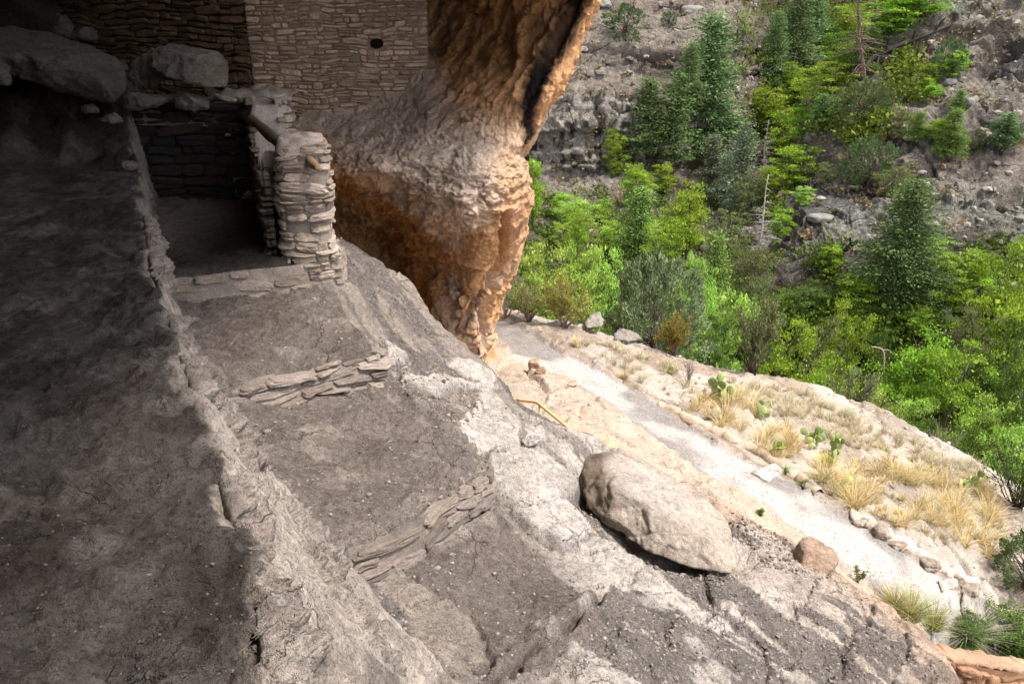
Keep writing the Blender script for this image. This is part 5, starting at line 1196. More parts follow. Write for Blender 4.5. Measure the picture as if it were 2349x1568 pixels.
LM = [(1484, 352, "slim left conifer"), (1408, 400, "sapling on the stained cliff"), (1462, 600, "pointed light green conifer"), (1345, 530, "large tumbled block"), (1325, 620, "pale lime trees"), (1570, 560, "tall bright tree behind the pointed conifer"),
      (2052, 690, "big dense conifer"), (2168, 700, "grey standing stone"), (2026, 820, "pale forked dead branch"), (1935, 760, "spring green tree of the lower canyon"), (2255, 940, "bright leafy tree by the dry slope"), (2170, 640, "dark rock slab"), (2290, 740, "tree with the dark curving trunk"), (2110, 900, "central thicket trees"), (1980, 930, "slope edge lime tree"),
      (1815, 170, "gully head conifers"), (1812, 235, "bleached dead trunk"), (1748, 330, "grey twisted dead trunk"), (1882, 270, "conical ridge tip conifer"), (1985, 100, "leaning brown trunk"), (1690, 400, "grey green conifers"), (1752, 250, "yellow tree at the gully edge")]
KW = {'dec0': 'bright green', 'dec1': 'mid green', 'dec2': 'fresh green', 'dyl0': 'yellow green', 'dyl1': 'pale yellow green', 'dk0': 'dark green', 'scr1': 'olive green', 'decn1': 'lime green'}
used_lb = set()
for (lo, hi, kinds, n_, g_) in (((1240, 480, 1600, 600), (44, 56), ('dec0', 'dyl0', 'dec2', 'decn1'), 10, "small trees crowding the canyon wall foot"),
        ((1880, 720, 2340, 960), (26, 40), ('dec0', 'dk0', 'dec1', 'dyl1', 'scr1', 'dec2'), 15, "trees crowding the canyon floor thicket"),
        ((1700, 60, 1920, 400), (85, 100), ('dyl0', 'dec0', 'dec1', 'dk0'), 10, "small trees crowding the gully")):
    for i in range(n_):
        x, y = r6.uniform(lo[0], lo[2]), r6.uniform(lo[1], lo[3]); hh = r6.uniform(50, 95)
        if 'gully' in g_: x = 1930 - (y - 60) * .45 + r6.uniform(-70, 60)
        h_ = hit(x, y, BV_FAR)
        if h_ is None or h_[1] < 22: continue
        k = kinds[i % len(kinds)]; yc_ = y - hh / 2
        for a, b, ph_ in sorted(LM, key=lambda q: (q[0] - x) ** 2 + (q[1] - yc_) ** 2):
            rel = ("just left of" if x < a else "just right of") if abs(x - a) > abs(yc_ - b) else ("rising above" if yc_ < b else "growing below")
            lb = "%s tree %s the %s" % (KW[k], rel, ph_)
            if lb not in used_lb: break
        used_lb.add(lb)
        tr_("leafy_tree", k, x, y - hh, y, float(h_[1]), lb, "tree", g_, w_px=hh * r6.uniform(.7, 1.1), rz=float(i * 2.1))
tr_("juniper_tree", 'jun0', 1492, 598, 806, 16.5, "large dense grey green juniper at the edge of the pale slope", "tree", None, w_px=205, rz=0.4)
tr_("shrub", 'gold', 1545, 720, 815, 15.6, "golden yellow thin shrub in front of the large juniper", "shrub", None, w_px=80)
tr_("juniper_tree", 'thin', 1728, 700, 856, 14.6, "half bare juniper with a dark twisted trunk on the slope edge", "tree", None, w_px=125)
tr_("shrub", 'broom1', 1215, 645, 738, 13.2, "left one of two bare stemmed shrubs beside the cliff foot", "shrub", "bare stemmed shrubs at the trail head", w_px=120)
tr_("shrub", 'broom0', 1295, 640, 752, 13.2, "right one of two bare stemmed shrubs with yellow green tips", "shrub", "bare stemmed shrubs at the trail head", w_px=120)
tr_("shrub", 'bare', 1160, 680, 728, 13.2, "dry grey twig bush right against the cliff foot", "shrub", None, w_px=90)
tr_("shrub", 'thin', 1945, 858, 948, 15.0, "grey green wispy shrub on the rim of the pale slope", "shrub", None, w_px=130)
tr_("shrub", 'bare', 1580, 815, 880, 13.0, "small dead twiggy shrub on the bare pale rock", "shrub", None, w_px=40)
tr_("shrub", 'bare', 2150, 975, 1040, 15.0, "grey leafless shrub at the far end of the slope rim", "shrub", None, w_px=120)
tr_("shrub", 'dkbare', 2335, 1000, 1165, 11.5, "dark branched shrub reaching in from the photo edge", "shrub", None, w_px=150)
tr_("juniper_tree", 'pinon', 2350, 1232, 1350, 10.2, "dark green pine boughs beside the stone step at the photo edge", "tree", None, w_px=110)
tr_("shrub", 'dk0', 2320, 1405, 1500, 8.2, "dark leafy bush above the low stone wall in the corner", "shrub", None, w_px=140)
tr_("shrub", 'dk1', 2215, 1410, 1480, 8.6, "small leafy green shrub beside the pale tussock", "shrub", None, w_px=80)
# charred leaning trunk and pale forked branch
def limb(name, pts, r0, r1, label, cat, col, forks=()):
    P = crs(np.array(pts), 16); w_ = Wood(); w_.add(P, np.linspace(r0, r1, 16), 7)
    for a, b in forks: w_.add(crs(np.array([P[a], (P[a] + b) / 2 + [0, 0, .1], b]), 6), np.linspace(r1 * .9, r1 * .4, 6), 5)
    org = P[0].copy(); w_.v = [q - org for q in w_.v]; o = w_.obj(name, M_bark, None, col); o.location = org; tag(o, label, cat); return o
limb("leaning_trunk", [at(1872, 646, 47), at(1900, 605, 47), at(1935, 575, 46), at(1968, 552, 45)], .32, .10, "charred black trunk leaning to the right at the ridge foot", "dead tree", (.035, .03, .028), [(9, at(1938, 556, 46)), (12, at(1950, 545, 45))])
limb("forked_branch", [at(2026, 850, 30), at(2028, 820, 30), at(2022, 800, 30), at(1998, 795, 30)], .05, .025, "pale forked dead branch standing in the lower thicket", "dead tree", (.30, .24, .20), [(9, at(2050, 812, 30))])
limb("fallen_trunk", [at(1960, 175, 73), at(2000, 135, 74), at(2060, 105, 74), at(2150, 70, 74), at(2240, 30, 75)], .30, .12, "dark fallen trunk lying along the upper ridge crest", "dead tree", (.06, .05, .045), [(3, at(1990, 118, 73)), (6, at(2040, 85, 73)), (9, at(2100, 70, 73)), (5, at(2010, 160, 73)), (11, at(2170, 40, 73))])
# boulders on the far slopes
for i, (x, y, w_, h_, Y, lb) in enumerate([(1590, 25, 60, 26, None, "largest pale boulder high on the opposite slope"), (1385, 12, 40, 18, None, "pale rock beside the round juniper on the upper slope"), (1620, 158, 38, 18, None, "flat boulder by the dark ledge right of the tallest conifer"),
      (1335, 115, 34, 20, None, "grey rock on the grassy slope under the round juniper"), (1345, 530, 60, 40, None, "large tumbled block below the stained cliff"), (1290, 540, 70, 44, None, "broad tumbled block below the left end of the stained cliff"),
      (2000, 190, 40, 14, None, "pale flat rock on the ridge right of the crest juniper"), (2178, 190, 32, 18, None, "round grey rock on the ridge below the burnt stem"), (2230, 232, 28, 24, None, "upright grey rock in the middle of the ridge"), (1880, 500, 70, 34, None, "pale slab at the left end of the light outcrop")]):
    c = hit(x, y, BV_FAR) if Y is None else np.array([*at(x, y, Y)])
    stone_at("rock", x, y, w_, h_, lb, "rock", (.22, .21, .19), 80 + i, "boulders on the far slopes", Y=float(c[1]), sub=3, k=40)
hull_rock("rock", [at(2152, 712, 39), at(2164, 694, 39.5), at(2172, 688, 39.6), at(2184, 706, 39), at(2194, 770, 38), at(2140, 775, 38), at(2146, 775, 41), at(2190, 770, 41), at(2168, 698, 40.5)], "grey pointed standing stone in the right thicket", "rock", .2, 90, (.13, .125, .125), 40, 4, "boulders on the far slopes")
# undergrowth on the far slopes: leafy ground cover in one mass
rng = np.random.default_rng(5)
def scatter_far(n, region, lo, hi, base, tip, name, label, m=70, sz=.16):
    C_, cl = [], []
    k = 0
    for _ in range(n * 3):
        if k >= n: break
        px = rng.uniform(region[0], region[2]); py = rng.uniform(region[1], region[3]); c = hit(px, py, BV_FAR)
        if c is None or c[1] < 19: continue
        if fbm(np.array([[c[0] * .12, c[1] * .12, 0]]), 3, 31)[0] < -.1 and rng.random() < .8: continue
        k += 1; r = rng.uniform(lo, hi)
        q = rng.normal(size=(m, 3)) * np.array([r, r, r * .55]) * .5 + c + np.array([0, 0, r * .35])
        C_.append(q); cl.append(np.full(m, rng.uniform(.6, 1.3)))
    C_ = np.concatenate(C_); cl = np.concatenate(cl); v, f = quads(C_, sz, rng, 1.3)
    o = mesh_np(name, v, f, M_leaf, smooth=False, col=cols_for(C_, base, rng, 0, cl, .2, tip)); struct(o, 'stuff', label)
scatter_far(520, (1640, 560, 2420, 1100), .5, 1.5, (.045, .08, .015), (.20, .27, .04), "undergrowth", "dark green and yellow undergrowth covering the canyon bottom", 160, .11)
scatter_far(260, (1150, 440, 1800, 820), .5, 1.5, (.06, .11, .02), (.24, .31, .05), "undergrowth", "green undergrowth along the foot of the canyon wall", 140, .12)
scatter_far(170, (1700, 0, 2100, 330), .8, 2.0, (.11, .18, .03), (.30, .36, .05), "undergrowth", "green and yellow undergrowth filling the gully", 150, .18)
scatter_far(420, (1220, 0, 2400, 620), .25, .7, (.26, .21, .12), (.44, .36, .20), "dry_grass", "straw coloured bunch grass dotted over the far rocky slopes", 30, .16)

# ------------------------------------------------------------------ near slope: grasses, cacti, gravel, kerb, rail, steps, wall
def ground_pt(px, py): return hit(px, py, [B_OUT])
def xyreg(pts): return [ground_pt(*p)[:2] for p in pts]
rng = np.random.default_rng(77)
def blades(cs, hs, nb, col, name, label, wid=.006, spread=.5, stuff=True, vary=.25, green=None, gfrac=0.0):
    V, F, C = [], [], []; n = 0
    for c, h in zip(cs, hs):
        k = int(nb * rng.uniform(.6, 1.4)); th_ = rng.uniform(0, 2 * np.pi, k); rr_ = rng.uniform(0, 1, k) ** .7 * spread * h
        hh = h * rng.uniform(.5, 1.15, k); d = np.stack([np.cos(th_), np.sin(th_)], -1); b0 = np.concatenate([d * rr_[:, None] * .25, np.zeros((k, 1))], 1) + c
        side = np.stack([-d[:, 1], d[:, 0], 0 * th_], -1); sw_ = rng.normal(size=(k, 1)) * .8; side = side * np.cos(sw_) + np.concatenate([d, np.zeros((k, 1))], 1) * np.sin(sw_)
        pts = []
        for t in (0, .45, .8, 1.0):
            out = rr_ * (t ** 1.8) * 1.2; up = hh * (t - .22 * t ** 3 * rr_ / (spread * h + 1e-6))
            p = b0 + np.concatenate([d * out[:, None], up[:, None]], 1); wv = wid * (1 - t) ** .7 + .0008
            pts += [p - side * wv * .5, p + side * wv * .5]
        P = np.stack(pts, 1); V.append(P.reshape(-1, 3)); o = (np.arange(k) * 8)[:, None] + n
        for q in range(3): F.append(np.concatenate([o + 2 * q, o + 2 * q + 1, o + 2 * q + 3, o + 2 * q + 2], 1))
        base = np.array(col) * rng.uniform(.8, 1.15)
        cc_ = np.tile(base, (k, 1)) * (1 + vary * rng.uniform(-1, 1, (k, 1)))
        if green is not None: g = rng.random(k) < gfrac; cc_[g] = np.array(green) * rng.uniform(.7, 1.3, (g.sum(), 1))
        C.append(np.repeat(cc_, 8, 0)); n += k * 8
    o = mesh_np(name, np.concatenate(V), np.concatenate(F), M_grass, smooth=False, col=np.clip(np.concatenate(C), .01, .9))
    return o
def scatter_poly(poly, n, seed=0):
    p = np.array(poly); r = np.random.default_rng(seed); lo, hi = p.min(0), p.max(0); out = []
    while len(out) < n:
        q = r.uniform(lo, hi, (400, 2)); m = sdist_poly(q[:, 0], q[:, 1], p) < 0; out += list(q[m])
    return [np.array([a[0], a[1], drop(a[0], a[1], [B_OUT])]) for a in out[:n]]
GP1 = xyreg([(1570, 925), (1690, 915), (1820, 975), (1860, 1030), (1800, 1060), (1700, 1020), (1610, 965)])
GP2 = xyreg([(1870, 1095), (1960, 1060), (2050, 1065), (2150, 1075), (2270, 1130), (2310, 1215), (2300, 1290), (2230, 1270), (2110, 1225), (1990, 1185), (1905, 1150)])
GP3 = xyreg([(1700, 880), (1850, 900), (2050, 1000), (2250, 1080), (2340, 1180), (2300, 1150), (2100, 1060), (1900, 1010), (1750, 940)])
GP4 = xyreg([(1300, 780), (1420, 800), (1560, 850), (1700, 880), (1760, 950), (1600, 930), (1450, 870)])
cs = scatter_poly(GP1, 40, 1) + scatter_poly(GP2, 98, 2); hs = [rng.uniform(.10, .32) for _ in cs]
o = blades(cs, hs, 75, (.62, .49, .265), "dry_grass", "", green=(.30, .33, .10), gfrac=.10, spread=1.05, wid=.0075, vary=.38); struct(o, 'stuff', "tall straw coloured dry grass in clumps beside the trail")
cs = scatter_poly(GP3, 230, 3) + scatter_poly(GP4, 70, 4) + scatter_poly(GP2, 90, 5); hs = [rng.uniform(.08, .2) for _ in cs]
o = blades(cs, hs, 50, (.50, .43, .31), "dry_grass", "", green=(.28, .27, .15), gfrac=.15, spread=.9); struct(o, 'stuff', "short grey and straw tufts over the stony slope")
def tussock(px, py, h, label, col, green=None, gf=.3, nb=220, spread=.7, wid=.006):
    c = ground_pt(px, py); o = blades([c], [h], nb, col, "grass_tussock", "", spread=spread, green=green, gfrac=gf, wid=wid)
    me = o.data; v = np.empty(len(me.vertices) * 3, dtype=np.float32); me.vertices.foreach_get("co", v); v = v.reshape(-1, 3) - c.astype(np.float32); me.vertices.foreach_set("co", v.ravel()); me.update(); o.location = c
    tag(o, label, "grass tussock", "grass tussocks by the trail")
tussock(2215, 1465, .42, "pale grey fountain of fine grass beside the stone step", (.55, .51, .42), nb=420, spread=1.0, wid=.004)
tussock(2085, 1420, .36, "green and straw tussock hanging over the end of the trail", (.46, .42, .20), (.22, .26, .06), .5, 420, .9)
tussock(2140, 1440, .34, "second greenish tussock between the trail end and the pale one", (.42, .38, .18), (.20, .25, .06), .5, 380, .9)
tussock(2050, 1395, .26, "straw tussock at the trail edge left of the greenish pair", (.55, .46, .24), (.25, .27, .08), .3, 300, .9)
tussock(2180, 1530, .30, "green grass clump at the bend of the low stone wall", (.30, .33, .12), (.14, .20, .05), .7, 300, .9)
tussock(2265, 1560, .30, "dark green grass growing against the low corner wall", (.20, .22, .08), (.10, .14, .04), .7, 300, .9)
tussock(1895, 1070, .22, "yellow green bunch grass under the second prickly pear", (.58, .50, .12), (.36, .36, .07), .5, 300, .8)
tussock(1800, 1085, .12, "small green tuft on the trail kerb, the upper of two", (.32, .33, .15), (.16, .22, .07), .6, 160, .9)
tussock(1845, 1115, .11, "small green tuft on the trail kerb, the lower of two", (.32, .33, .15), (.16, .22, .07), .6, 160, .9)
tussock(1432, 870, .16, "low straw tuft beside the upper gravel trail", (.58, .47, .28), nb=160)
tussock(1320, 795, .20, "wispy straw tuft at the start of the gravel trail", (.62, .52, .33), nb=160, spread=.5)
# leafy seedlings
def seedling(px, py, h, label, col, trees, n=5):
    c = hit(px, py, trees); r = np.random.default_rng(int(px)); w_ = Wood(); C_, D_ = [], []
    for i in range(n):
        tp = np.array([r.uniform(-.35, .35) * h, r.uniform(-.2, .2) * h, h * r.uniform(.7, 1.1)]); p = curve((r.uniform(-.1, .1) * h, 0, -.01), tp, r, 6, .1); w_.add(p, np.linspace(.004, .0015, 6), 4)
        t = np.linspace(.2, 1, 22); q = np.stack([np.interp(t, np.linspace(0, 1, 6), p[:, j]) for j in range(3)], -1); dd = r.normal(size=(22, 3)); dd[:, 2] = abs(dd[:, 2]) * .6; dd /= np.linalg.norm(dd, axis=1, keepdims=True)
        C_.append(q + dd * .022); D_.append(dd)
    e = empty("seedling", c, label, "plant"); w_.obj("stem", M_bark, e, (.14, .16, .05)); C_ = np.concatenate(C_); v, f = quads(C_, .014, r, 3.2, np.concatenate(D_)); mesh_np("leaves", v, f, M_leaf, e, smooth=False, col=cols_for(C_, col, r, 0, None, .25))
seedling(1968, 1335, .22, "little green leafy plant on the pale rock below the orange rock", (.20, .26, .07), [B_OUT, B_FLOOR])
seedling(1782, 1050, .24, "bright green leafy plant between the kerb and the dry grass", (.24, .34, .05), [B_OUT], 9)
seedling(1745, 1182, .07, "tiny green sprig on the near edge of the gravel trail", (.20, .28, .07), [B_OUT], 6)
# yucca spikes
def yucca(px, py, label):
    c = ground_pt(px, py); V, F = [], []; r = np.random.default_rng(9)
    for i in range(16):
        th_ = r.uniform(0, 6.28); el = r.uniform(.3, 1.4); d = np.array([math.cos(th_) * math.cos(el), math.sin(th_) * math.cos(el), math.sin(el)]); s = np.cross(d, [0, 0, 1]); s /= np.linalg.norm(s); L_ = r.uniform(.16, .26); u = np.cross(s, d)
        b = len(V) ; V += [-s * .011, s * .011, d * L_ * .5 + s * .009, d * L_ * .5 - s * .009, d * L_, -u * .008 + d * .01, d * L_ * .5 - u * .007]; F += [(b, b + 1, b + 2), (b, b + 2, b + 3), (b + 3, b + 2, b + 4), (b, b + 5, b + 1), (b + 5, b + 6, b + 2), (b + 5, b + 2, b + 1), (b, b + 3, b + 6), (b, b + 6, b + 5), (b + 6, b + 4, b + 2), (b + 3, b + 4, b + 6)]
    o = mesh_np("yucca", np.array(V), np.array(F), M_needle, smooth=False, col=np.tile(np.array([.06, .075, .045]), (len(V), 1))); o.location = c; tag(o, label, "plant")
yucca(2110, 1500, "dark spiky yucca leaves behind the rim of the bedrock")
# prickly pears
m, nt_, b_ = nodes("cactus_skin", .6); b_.inputs['Specular IOR Level'].default_value = .3
tn = nt_.nodes.new("ShaderNodeTexVoronoi"); tn.inputs['Scale'].default_value = 28; tcn = nt_.nodes.new("ShaderNodeTexCoord"); nt_.links.new(tcn.outputs['Object'], tn.inputs['Vector'])
an = nt_.nodes.new("ShaderNodeAttribute"); an.attribute_name = "Col"; mr = nt_.nodes.new("ShaderNodeMapRange"); mr.inputs[1].default_value = .0; mr.inputs[2].default_value = .12; mr.inputs[3].default_value = 1.9; mr.inputs[4].default_value = 1.0; nt_.links.new(tn.outputs['Distance'], mr.inputs[0])
mm = nt_.nodes.new("ShaderNodeVectorMath"); mm.operation = 'SCALE'; nt_.links.new(an.outputs['Color'], mm.inputs[0]); nt_.links.new(mr.outputs[0], mm.inputs['Scale']); nt_.links.new(mm.outputs[0], b_.inputs['Base Color']); M_cact = m
u_, v_ = np.meshgrid(np.linspace(0, 2 * np.pi, 25)[:-1], np.linspace(0, np.pi, 13))
def pad_mesh(col, key, _c={}):
    if key in _c: return _c[key]
    x = np.sin(v_) * np.cos(u_); y = np.sin(v_) * np.sin(u_) * .13; z = -np.cos(v_); x = x * (.42 + .10 * z); P = V3(x, y, (z + 1) * .5)
    i = np.arange(12)[:, None] * 24; j = np.arange(24)[None]; k = (j + 1) % 24; f = np.stack([i + j, i + k, i + 24 + k, i + 24 + j], -1).reshape(-1, 4)
    cc_ = np.zeros_like(P) + np.array(col); cc_ = mixc(cc_, np.array(col) * [1.4, 1.25, .9], ss(.6, 1, np.abs(x) * 2))
    o = mesh_np("pad", P, f, M_cact, col=cc_); me = o.data; bpy.data.objects.remove(o); _c[key] = me; return me
def cactus(px, py, size, npads, label, seed, col=(.20, .27, .10), col2=(.34, .38, .13)):
    c = ground_pt(px, py); e = empty("prickly_pear", c, label, "cactus", "prickly pear cacti"); r = random.Random(seed); pads = []
    for i in range(npads):
        L_ = size * r.uniform(.75, 1.2); yaw = r.uniform(-1.2, 1.2); tilt = r.uniform(-.5, .5); back = r.uniform(-.4, .4)
        if i < max(3, npads // 3) or not pads: org = Vector((r.uniform(-1, 1) * size * 1.3, r.uniform(-.8, .8) * size, -.02)); tilt *= 1.3
        else:
            po, pm, pl_ = r.choice(pads); a = r.uniform(-.7, .7); org = po + pm @ Vector((math.sin(a) * .42 * pl_, 0, pl_ * (.55 + .42 * math.cos(a)) * .97)); tilt += a * .7
        M = Matrix.Rotation(yaw, 3, 'Z') @ Matrix.Rotation(tilt, 3, 'Y') @ Matrix.Rotation(back, 3, 'X')
        o = bpy.data.objects.new("pad", pad_mesh(col if i % 3 else col2, 'a' if i % 3 else 'b')); COL.objects.link(o); o.parent = e; o.matrix_local = Matrix.Translation(org) @ M.to_4x4() @ Matrix.Scale(L_, 4); pads.append((org, M, L_))
cactus(1655, 925, .15, 17, "largest prickly pear with round green pads beside the straw grass", 1)
cactus(1735, 955, .12, 8, "prickly pear with one pale yellow pad right of the largest one", 2, col2=(.52, .50, .16))
cactus(1850, 1020, .13, 14, "prickly pear with wilted pads above the yellow bunch grass", 3)
cactus(1910, 1045, .13, 12, "prickly pear leaning through pale grass beside the wilted one", 4)
cactus(1572, 815, .12, 7, "small prickly pear on the bare rock above the dead twiggy shrub", 5, col2=(.45, .46, .10))
cactus(1548, 860, .10, 5, "tiny flattened prickly pear near the dead twiggy shrub", 6)
cactus(1935, 1120, .12, 6, "dark prickly pear sunk in the tall dry grass", 7, (.12, .17, .07))
cactus(2230, 1120, .13, 10, "prickly pear on the far side of the tall dry grass", 8, (.15, .19, .08))
# gravel: small stones on the bedrock, the terraces and the trail
ico = bmesh.new(); bmesh.ops.create_icosphere(ico, subdivisions=1, radius=1); IV = np.array([v.co[:] for v in ico.verts]); IF = np.array([[q.index for q in f.verts] for f in ico.faces]); ico.free()
def pebbles(pts, sizes, cols, name, label, seed=0, emb=.25):
    r = np.random.default_rng(seed); n = len(pts)
    sc = sizes[:, None] * r.uniform(.5, 1.0, (n, 3)) * np.array([1, 1, .7]); q = IV[None] * (1 + r.uniform(-.3, .3, (n, len(IV), 1)))
    a = r.uniform(0, 6.28, n); ca, sa = np.cos(a)[:, None], np.sin(a)[:, None]; q = q * sc[:, None]; x = q[..., 0] * ca - q[..., 1] * sa; y = q[..., 0] * sa + q[..., 1] * ca
    P = np.stack([x, y, q[..., 2]], -1) + pts[:, None] + np.array([0, 0, 1]) * (sc[:, 2] * emb)[:, None, None]
    F = (IF[None] + (np.arange(n) * len(IV))[:, None, None]).reshape(-1, 3)
    o = mesh_np(name, P.reshape(-1, 3), F, M_stone, smooth=False, col=np.repeat(cols, len(IV), 0)); struct(o, 'stuff', label); return o
r = np.random.default_rng(3); n = 60000
sx_ = r.uniform(-3.3, 3.4, n); sy_ = 2.3 + 6.2 * r.uniform(0, 1, n) ** 1.25
zz_, q_ = floor_z(sx_, sy_, True)
ok = (r.random(n) < (np.clip(q_['dirt'], 0, 1) * (.75 * (q_['terr'] < .5) + .22) + .02)) & (q_['de'] > .05) & (q_['m0'] < .5) & (q_['do'] < -.03)
pts = V3(sx_, sy_, zz_)[ok]; m_ = len(pts); siz = .006 + .011 * r.random(m_) ** 3 + .014 * (r.random(m_) < .02)
cols = np.array([.21, .18, .16]) * r.uniform(.5, 1.6, (m_, 1))
pebbles(pts, siz, cols, "gravel", "small grey stones and grit scattered over the dusty shelter floor")
n = 26000; sx_ = r.uniform(-2.6, .2, n); sy_ = 1.3 + 5.5 * r.uniform(0, 1, n) ** 1.6
zz_, q_ = floor_z(sx_, sy_, True); ok = (q_['de'] < -.02) & (r.random(n) < .06 + .35 * (fbm(V3(sx_ * 2, sy_ * 2, 0.), 4, 9) > 0.05)); pts = V3(sx_, sy_, zz_)[ok]; m_ = len(pts)
pebbles(pts, .002 + .006 * r.random(m_) ** 3 + .008 * (r.random(m_) < .006), np.array([.13, .108, .095]) * r.uniform(.5, 1.3, (m_, 1)), "gravel", "fine grit and crumbs lying on the dark ledge")
P3 = []
for pl_, k_ in (([atz(*q) for q in [(1340, 1180, -3.9), (1420, 1240, -3.9), (1560, 1290, -4.0), (1700, 1320, -4.1), (1690, 1370, -4.1), (1500, 1330, -3.9), (1350, 1240, -3.8)]], 260), ([atz(*q) for q in [(1660, 1180, -4.3), (1800, 1225, -4.35), (1860, 1330, -4.35), (1760, 1330, -4.3), (1700, 1250, -4.3)]], 500), ([atz(*q) for q in [(900, 800, -2.95), (1080, 850, -3.3), (1120, 960, -3.4), (1020, 980, -3.2), (930, 900, -3.0)]], 420)):
    p_ = np.array(pl_)[:, :2]; q2 = r.uniform(p_.min(0), p_.max(0), (k_ * 3, 2)); q2 = q2[sdist_poly(q2[:, 0], q2[:, 1], p_) < 0][:k_]; P3.append(V3(q2[:, 0], q2[:, 1], floor_z(q2[:, 0], q2[:, 1])))
P3 = np.concatenate(P3); m_ = len(P3); pebbles(P3, .008 + .022 * r.random(m_) ** 2.5, np.array([.20, .165, .14]) * r.uniform(.5, 1.8, (m_, 1)), "rubble", "dark loose rubble gathered around the big boulder and along the bedrock lip")
F3 = []
for _ in range(1000):
    px_, py_ = r.uniform(1230, 2420), r.uniform(-20, 660); c_ = hit(px_, py_, BV_FAR[:2])
    if px_ < 1520 and 190 < py_ < 440: continue
    if c_ is not None and fbm(np.array([[c_[0] * .1, c_[2] * .2, 0]]), 3, 71)[0] > -.1: F3.append(c_)
F3 = np.array(F3); m_ = len(F3); pebbles(F3, .12 + .55 * r.random(m_) ** 4, np.array([.22, .20, .17]) * r.uniform(.5, 1.4, (m_, 1)), "rubble", "broken grey rocks strewn over the far slopes", emb=-.1)
n = 26000; sx_ = r.uniform(-.6, 8.5, n); sy_ = r.uniform(6.6, 13.8, n); zz_, q_ = out_z(sx_, sy_, True)
ok = r.random(n) < (.45 * q_['on'] + .13); pts = V3(sx_, sy_, zz_)[ok]; m_ = len(pts)
onp = q_['on'][ok] > .5
pebbles(pts, np.where(onp, .006 + .008 * r.random(m_) ** 3, .008 + .02 * r.random(m_) ** 4 + .045 * (r.random(m_) < .03)), np.array([.40, .35, .31]) * r.uniform(.6, 1.3, (m_, 1)), "gravel", "grit and small stones on the trail and the slope beside it")
# stone kerb along the slope side of the trail
def kerb(pixels, wd, h, name, label, seed, tone, n=26, zoff=0.0):
    pts = np.array([ground_pt(*p) for p in pixels]); s = np.concatenate([[0], np.cumsum(np.linalg.norm(np.diff(pts, axis=0), axis=1))]); N_ = int(s[-1] / .03)
    u = np.linspace(0, s[-1], N_); c = np.stack([np.interp(u, s, pts[:, k]) for k in range(3)], -1); t = np.gradient(c, axis=0); t /= np.linalg.norm(t, axis=1, keepdims=True); sd_ = np.stack([-t[:, 1], t[:, 0], 0 * u], -1)
    a = np.linspace(-math.pi * .62, math.pi * .62, 18); id_ = np.floor(u / .26 + .5 * np.sin(u * 5)); hh = .7 + .6 * _h(id_.astype(int), 0 * id_.astype(int), 0 * id_.astype(int), seed); fr = np.abs((u / .26 + .5 * np.sin(u * 5)) % 1 - .5) * 2; pin = 1 - .45 * ss(.82, 1, fr)
    P = c[:, None] + sd_[:, None] * (np.sin(a) * wd * .5)[None, :, None] * pin[:, None, None] + np.array([0, 0, 1]) * ((np.cos(a) - .1) * h)[None, :, None] * (hh * pin)[:, None, None]
    P = P + .35 * h * fbm(P * 8, 4, seed)[..., None] * np.array([.6, .6, .8])
    cc_ = np.zeros_like(P) + np.array(tone); cc_ = cc_ * (.8 + .4 * _h(id_.astype(int), 1 + 0 * id_.astype(int), 0 * id_.astype(int), seed))[:, None, None]
    org = c[0]; o = mesh_np(name, P - org, grid_faces(N_, 18), M_stone, col=cc_); o.location = org; return o
tag(kerb([(1510, 925), (1560, 950), (1600, 972), (1640, 988), (1680, 1010), (1730, 1030), (1790, 1072), (1830, 1095), (1880, 1130)], .16, .07, "stone_kerb", "", 5, (.44, .345, .26)), "crooked line of half buried tan kerb stones along the upper trail", "kerb")
tag(kerb([(1950, 1180), (2010, 1215), (2070, 1250), (2130, 1290), (2190, 1320), (2240, 1340)], .24, .11, "stone_kerb", "", 6, (.47, .385, .32)), "thick mortared kerb of pale stones beside the lower trail", "kerb")
tag(kerb([(2245, 1345), (2275, 1385), (2285, 1430), (2262, 1480)], .22, .12, "stone_kerb", "", 7, (.44, .37, .315)), "kerb of stones running down beside the long pale step", "kerb")
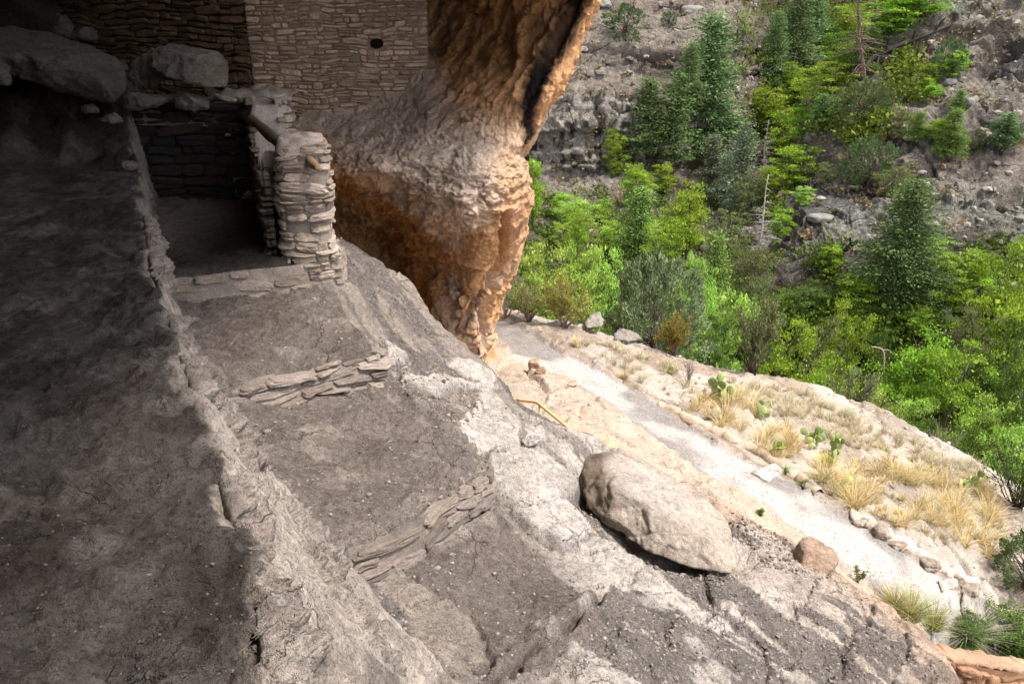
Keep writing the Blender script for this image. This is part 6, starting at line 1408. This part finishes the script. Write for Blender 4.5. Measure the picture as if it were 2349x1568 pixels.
# low wall in the corner
def corner_wall():
    px_ = [(2140, 1478, 5.75), (2200, 1492, 5.9), (2275, 1508, 6.1), (2360, 1520, 6.3), (2480, 1530, 6.6)]
    pts = np.array([at(*p) for p in px_]); e = empty("low_stone_wall", pts[1] - [0, 0, .5], "low orange stone wall with rounded mortar coping in the bottom corner", "wall"); org = np.array(e.location)
    s = np.concatenate([[0], np.cumsum(np.linalg.norm(np.diff(pts, axis=0), axis=1))]); N_ = 220; u = np.linspace(0, s[-1], N_); c = np.stack([np.interp(u, s, pts[:, k]) for k in range(3)], -1); t = np.gradient(c, axis=0); t /= np.linalg.norm(t, axis=1, keepdims=True); sd_ = np.stack([-t[:, 1], t[:, 0], 0 * u], -1)
    a = np.linspace(-math.pi, math.pi, 26); P = c[:, None] + sd_[:, None] * (np.sin(a) * .12)[None, :, None] + np.array([0, 0, 1]) * (np.cos(a) * .06 - .06)[None, :, None]
    P = P + .02 * fbm(P * 5, 4, 3)[..., None] - .025 * np.exp(-(((u % .42) - .21) / .012) ** 2)[:, None, None] * np.array([0, 0, 1])
    mesh_np("coping", P - org, grid_faces(N_, 26), M_stone, e, col=np.clip(np.zeros_like(P) + np.array([.36, .225, .15]) * (1 + .25 * fbm(P * 4, 4, 8))[..., None], .05, .8))
    fn, Lt = linefn([p - np.array([0, .10, 1.05]) for p in pts], 1.0, .0)
    Pp, F, cc_ = stones(fn, Lt, .98, (.10, .2), (.15, .35), 27, .05, tone=(.30, .18, .11)); mesh_np("stonework", Pp - org, F, M_stone, e, col=cc_)
    uu, vv = np.meshgrid(np.linspace(0, Lt, 60), np.linspace(0, 1, 20)); G, _n = fn(uu.ravel(), vv.ravel()); G = G + _n * .012; mesh_np("mortar", G - org, grid_faces(20, 60), M_stone, e, col=np.tile([.22, .13, .08], (len(G), 1)))
corner_wall()
# steps at the end of the trail
def step(pix, th_, name, label, tone):
    top = [ground_pt(*p) + np.array([0, 0, th_ * .7]) for p in pix]; pts = top + [p - np.array([0, 0, th_ + .1]) for p in top]
    hull_rock(name, pts, label, "step", .012, 7, tone, 26, 5, "steps at the end of the trail")
step([(2215, 1342), (2262, 1345), (2268, 1400), (2258, 1440), (2222, 1445), (2200, 1400), (2208, 1360)], .10, "stone_step", "long pale worn step between the kerbs at the trail end", (.46, .41, .37))
step([(2150, 1335), (2195, 1330), (2198, 1350), (2160, 1362)], .07, "stone_step", "small pale step block left of the long worn one", (.58, .52, .47))
step([(1720, 1085), (1790, 1060), (1812, 1075), (1760, 1108)], .05, "stone_step", "pale rock step crossing the upper gravel trail", (.60, .56, .53))
# hand rail
def pipe(parent, path, r, name, org):
    v, f, c = tube(crs(np.array(path), 30) if len(path) > 2 else np.array(path), r, 12); return mesh_np(name, v - org, [f, c], M_rail, parent)
m, nt_, b_ = nodes("rail_paint", .45); b_.inputs['Base Color'].default_value = (.62, .40, .22, 1); M_rail = m
ra, rb, rc_ = at(1188, 917, 9.6), at(1232, 922, 9.35), at(1300, 978, 8.6)
rd = rc_ + (rc_ - rb) * .6
e = empty("handrail", rb - np.array([0, 0, .6]), "tan painted pipe handrail rising behind the edge of the bedrock", "handrail"); og = np.array(e.location)
pipe(e, [ra, ra + (rb - ra) * .8, rb + (rc_ - rb) * .05, rb + (rc_ - rb) * .3, rc_, rd], .021, "rail", og)
pipe(e, [rb + (rc_ - rb) * .1 + [0, 0, -.01], rb + (rc_ - rb) * .1 - [0, 0, .75]], .019, "post", og)
pipe(e, [rd, rd - [0, 0, .9]], .019, "post", og); pipe(e, [ra, ra - [0, 0, .6]], .019, "post", og)
